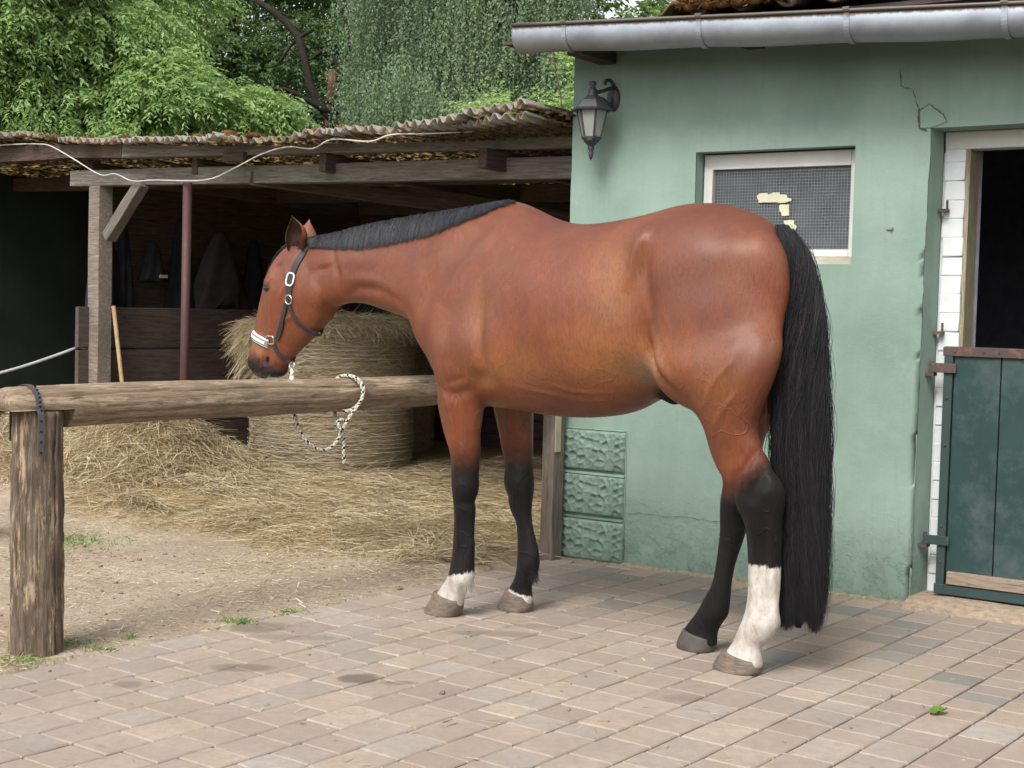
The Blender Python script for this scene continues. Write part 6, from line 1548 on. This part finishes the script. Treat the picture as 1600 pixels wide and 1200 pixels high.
for k in range(K):
    f_ = k / (K - 1); z = zs_top + (zs_bot - zs_top) * f_
    sl = np.interp(z, TT[:, 2], TT[:, 0]); sr = np.interp(z, TT[:, 2], TT[:, 1]); c_ = (sl + sr) / 2 + .016; h_ = np.abs(sl - sr) / 2 * .86
    a_k = a + .12 * np.sin(z * 4 + a * 3)
    clump = 1 + .05 * np.sin(a * 13 + z * 2.0)
    rad = u * clump + stray * .13 * np.sin(pi * f_) * (u > .8)
    pth[:, k, 0] = c_ + h_ * rad * np.cos(a_k) + am * np.sin(z * 11 + ph)
    pth[:, k, 1] = h_ * .66 * rad * np.sin(a_k) + am * np.cos(z * 9 + ph)
    pth[:, k, 2] = z
tin = np.clip(.35 + .22 * np.sin(a * 13) + g.normal(0, .22, n), 0, 1)
strands(pth, g.uniform(.0006, .0011, n), tin, 'tail', M_hairt, horse, g)
# fetlock hair of the far fore and near fore
def feather(s, t, z, n, L, mat_t, back=-1, nm='fetlock_hair'):
    pts = []
    for i in range(n):
        a0 = g.normal(0, .55); p0 = np.array([s + .016 * abs(g.normal()), t + .022 * a0, z + g.uniform(-.03, .035)])
        l = L * g.uniform(.5, 1.1); pts.append([p0 + np.array([back * .35 * l * f_, .006 * a0 * f_, -l * f_]) for f_ in (0, .35, .7, 1)])
    strands(np.array(pts), g.uniform(.0007, .0013, n), g.uniform(0, .6, n), nm, mat_t, horse, g)
# (heel of the far fore)
q, _ = skin(.42, .20, -1, 0); feather(.412, -.15, .195, 260, .055, M_hairt)
m = NM('white_hair', rough=.6, spec=.3); m.col((.50, .46, .40, 1)); M_hairw = m.m
feather(.528, .13, .175, 220, .06, M_hairw)
# whiskers on the chin and lips
pts = []
for i in range(26):
    s0 = g.uniform(1.84, 2.05); z0_ = .935 + g.normal(0, .012); sd_ = g.choice([-1, 1]); q, n_ = skin(s0, z0_, sd_, -.002)
    if q is None: continue
    q = np.array(q); d = np.array(n_) * .5 + np.array([.25, 0, -.6]); d /= np.linalg.norm(d); l = g.uniform(.015, .04); pts.append([q + d * l * f_ for f_ in (0, .5, 1)])
strands(np.array(pts), np.full(len(pts), .0004), np.full(len(pts), .8), 'whiskers', M_hairw, horse, g)['kind'] = 'stuff'
# ================================================================== halter
hal = empty('halter', HORSE_O, HORSE_RZ); tag(hal, 'dark leather halter with a pale padded noseband on the head of the horse', 'halter')
M_leather = flat_mat('dark_leather', (.028, .028, .032), .5, .45, 0, .2, 30)
M_pad = flat_mat('grey_padding', (.22, .22, .235), .7, .3, 0, .1, 40)
M_wpiping = flat_mat('white_piping', (.70, .70, .70), .6, .3, 0, .05, 30)
m = NM('polished_metal', rough=.25, spec=.6, metal=.9); m.col((.68, .66, .62, 1)); M_metal = m.m
M_bright = flat_mat('white_buckle_metal', (.80, .80, .80), .35, .6, .15, .05, 20)
def strap(pts3, width, thick, name, mat, parent=None):
    """pts3: list of (pos, normal)"""
    P_ = [Vector(p) for p, n_ in pts3]; V = []; F = []
    for i, (p, n_) in enumerate(pts3):
        d = (P_[min(i + 1, len(P_) - 1)] - P_[max(i - 1, 0)]).normalized(); nn = (Vector(n_) - d * Vector(n_).dot(d)).normalized(); w_ = d.cross(nn)
        p = Vector(p); V += [p - w_ * width / 2, p + w_ * width / 2, p + w_ * width / 2 * .92 + nn * thick, p - w_ * width / 2 * .92 + nn * thick]
        if i:
            a = (i - 1) * 4
            for k in range(4): F.append((a + k, a + (k + 1) % 4, a + (k + 1) % 4 + 4, a + k + 4))
    F += [(0, 1, 2, 3), tuple(range(len(V) - 1, len(V) - 5, -1))]
    mb = MB(); mb.add(V, F); return mb.build(name, mat, parent or hal, False)
def smooth_pts(L):
    Q = np.array([list(p) + list(n_) for p, n_ in L]); 
    for _ in range(3): Q[1:-1] = (Q[:-2] + Q[1:-1] * 2 + Q[2:]) / 4
    return [(Vector(q[:3]), Vector(q[3:]).normalized()) for q in Q]
def side_path(sz, side, n=16, off=.003):
    q = resample(sz, max(2, n // (len(sz) - 1))); L = []
    for s_, z in q:
        p, n_ = skin(s_, z, side, off)
        if p is not None: L.append((p, n_))
    return smooth_pts(L)
def ring_mesh(c, n_, up, rw, rh, tube_r, name, mat, parent=None, square=1.0):
    c = Vector(c); n_ = Vector(n_).normalized(); up = Vector(up); up = (up - n_ * up.dot(n_)).normalized(); sd_ = n_.cross(up); pts = []
    for k in range(25):
        a = 2 * pi * k / 24; x = math.copysign(abs(cos(a)) ** square, cos(a)); y = math.copysign(abs(sin(a)) ** square, sin(a)); pts.append(c + sd_ * x * rw + up * y * rh)
    mb = MB(); mb.tube(pts, tube_r, 7, cap=False); return mb.build(name, mat, parent or hal, True)
for sd_ in (1, -1):
    ch = side_path(H_CHEEK_UP, sd_); 
    strap(ch, .034, .005, 'crown_strap', M_leather)
    i = len(ch) * 55 // 100; p, n_ = ch[i]; d = (ch[i + 1][0] - ch[i - 1][0])
    ring_mesh(p + n_ * .008, n_, d, .0195, .029, .0042, 'buckle', M_bright, square=.7)
    p, n_ = ch[-1]; ring_mesh(p + n_ * .004, n_, (0, 0, 1), .021, .021, .0032, 'ring', M_metal)
    strap(side_path(H_CHEEK, sd_), .024, .006, 'cheek_strap', M_leather)
    q = side_path(H_THROAT, sd_); e_ = q[-1]; q = q + [(Vector((e_[0].x - .012, e_[0].y * .55, e_[0].z - .012)), Vector((-.5, sd_ * .5, -.6)).normalized()), (Vector((e_[0].x - .016, 0, e_[0].z - .016)), Vector((-.6, 0, -.8)))]
    strap(q, .020, .005, 'throat_strap', M_leather)
    q = side_path(H_NOSERING, sd_); p, n_ = q[len(q) // 2]; ring_mesh(p + n_ * .005, n_, (0, 0, 1), .026, .019, .0032, 'ring', M_metal, square=.5)
    q = side_path(H_CHIN, sd_); q = q + [(Vector(H_CHINRING) + Vector((.004, sd_ * .012, .014)), Vector((-.3, sd_ * .8, -.3)).normalized())]
    strap(q, .020, .005, 'chin_strap', M_leather)
# over the poll
p, n_ = skin(H_CHEEK_UP[0][0], H_CHEEK_UP[0][1], 1, .003); p2, n2 = skin(H_CHEEK_UP[0][0], H_CHEEK_UP[0][1], -1, .003)
arc = []
for t in np.linspace(0, 1, 13):
    a = pi * t; tt_ = p.y * cos(a); 
    hh = bvh.ray_cast(Vector((H_CHEEK_UP[0][0] - .01 * sin(a), tt_ * .98, 2.0)), Vector((0, 0, -1)))
    z = hh[0].z if hh[0] is not None else p.z
    z = min(max(z, p.z), 1.60); arc.append((Vector((H_CHEEK_UP[0][0] - .01 * sin(a), tt_, z + .004)), Vector((0, cos(a), sin(a) + .05))))
strap(smooth_pts(arc), .030, .005, 'poll_strap', M_leather)
# noseband: ray cast round the front of the face
nb_c = Vector(H_NB_C); u_f = Vector((H_NB_F[0] - H_NB_C[0], 0, H_NB_F[2] - H_NB_C[2])).normalized()
def around(a0, a1, n, off):
    L = []
    for a in np.linspace(a0, a1, n):
        d = u_f * cos(a) + Vector((0, 1, 0)) * sin(a); h = bvh.ray_cast(nb_c + d * .5, -d)
        if h[0] is None: continue
        nn = h[1] if h[1].dot(d) > 0 else -h[1]; L.append((h[0] + nn * off, nn))
    return smooth_pts(L)
N_ = around(-H_NB_A, H_NB_A, 31, .003)
strap(N_, .040, .009, 'noseband', M_wpiping); strap([(p + n_ * .0075, n_) for p, n_ in N_], .030, .004, 'noseband_padding', M_pad); strap([(p + n_ * .0115, n_) for p, n_ in N_[2:-2]], .013, .002, 'noseband_stripe', M_wpiping)
# chin ring, snap hook
cr = Vector(H_CHINRING); ring_mesh(cr, (0, 1, .2), (0, 0, 1), .017, .017, .003, 'ring', M_metal)
lead = empty('lead_rope', (0, 0, 0)); tag(lead, 'black and white braided lead rope looped around the hitching rail', 'rope')
HM = Matrix.Translation(HORSE_O) @ Matrix.Rotation(HORSE_RZ, 4, 'Z')
crw = HM @ cr
mb = MB(); mb.tube([tuple(crw + Vector(v)) for v in ((0, 0, -.012), (.004, -.003, -.03), (.0, 0, -.05))], [.005, .010, .007], 10); mb.tube([tuple(crw + Vector(v)) for v in ((0, 0, -.05), (.002, 0, -.075), (.0, 0, -.095))], [.010, .013, .009], 10)
mb.build('snap_hook', M_bright, lead, True)
# rope: two strands twisted, dark and pale, with a yellow fleck
def rope(path, R, name_prefix='rope'):
    Q = resample(path, 14); d = np.gradient(Q, axis=0); d = norm(d); L = np.concatenate([[0], np.cumsum(np.linalg.norm(np.diff(Q, axis=0), axis=1))])
    n = int(L[-1] / .0035); t = np.linspace(0, L[-1], n); Q = np.stack([np.interp(t, L, Q[:, k]) for k in range(3)], 1); d = norm(np.gradient(Q, axis=0))
    ref = np.array([.3, -.7, .2]); x = norm(np.cross(d, ref)); y = np.cross(d, x)
    for j, mat in enumerate((M_rw, M_rb, M_rw, M_ry)):
        for hand in (1, -1):
            ph = 2 * pi * j / 4 + hand * t / .022 * 2 * pi * .5
            c_ = Q + (x * np.cos(ph)[:, None] + y * np.sin(ph)[:, None]) * R * .62
            rr_ = R * .40 * (1 + .12 * np.cos(t / .011 * 2 * pi + (hand > 0) * pi))
            mb = MB(); mb.tube([tuple(p) for p in c_], list(rr_), 5); mb.build('rope_strand', mat, lead, True)
M_rw = flat_mat('rope_white', (.60, .58, .52), .85, .1, 0, .15, 60); M_rb = flat_mat('rope_black', (.03, .03, .035), .85, .1, 0, .2, 60); M_ry = flat_mat('rope_yellow', (.36, .33, .22), .85, .1, 0, .2, 60)
rope([(-0.9417, 6.1347, 0.9212), (-0.9404, 6.1516, 0.8489), (-0.9204, 6.0981, 0.7985), (-0.8933, 6.0683, 0.7417), (-0.8572, 6.0489, 0.6955), (-0.82, 6.0769, 0.6639), (-0.7781, 6.1103, 0.6589), (-0.7435, 6.1352, 0.6903), (-0.7234, 6.1432, 0.7341), (-0.6978, 6.1501, 0.7864), (-0.6679, 6.1695, 0.8325), (-0.6434, 6.1903, 0.8759), (-0.6393, 6.1951, 0.9199), (-0.6624, 6.1989, 0.955), (-0.7069, 6.2238, 0.9693), (-0.7529, 6.2623, 0.958), (-0.7702, 6.3189, 0.9126), (-0.774, 6.3145, 0.8423), (-0.7658, 6.2319, 0.8034), (-0.7449, 6.1336, 0.7728), (-0.7258, 6.1374, 0.751), (-0.7081, 6.1487, 0.7615), (-0.7218, 6.1451, 0.7834), (-0.7371, 6.115, 0.7744), (-0.7259, 6.1173, 0.7417), (-0.7155, 6.1524, 0.6949), (-0.7155, 6.1601, 0.6445), (-0.7131, 6.1706, 0.5938)], .0085)
rope([(-0.7675, 6.2914, 0.9506), (-0.7392, 6.263, 0.9639), (-0.6995, 6.2324, 0.9663), (-0.6595, 6.1992, 0.944), (-0.6414, 6.1926, 0.9034), (-0.6505, 6.1821, 0.8597), (-0.6839, 6.1662, 0.8268), (-0.7232, 6.1512, 0.8187)], .0085)

# hanging straw from the muzzle? none in the photo
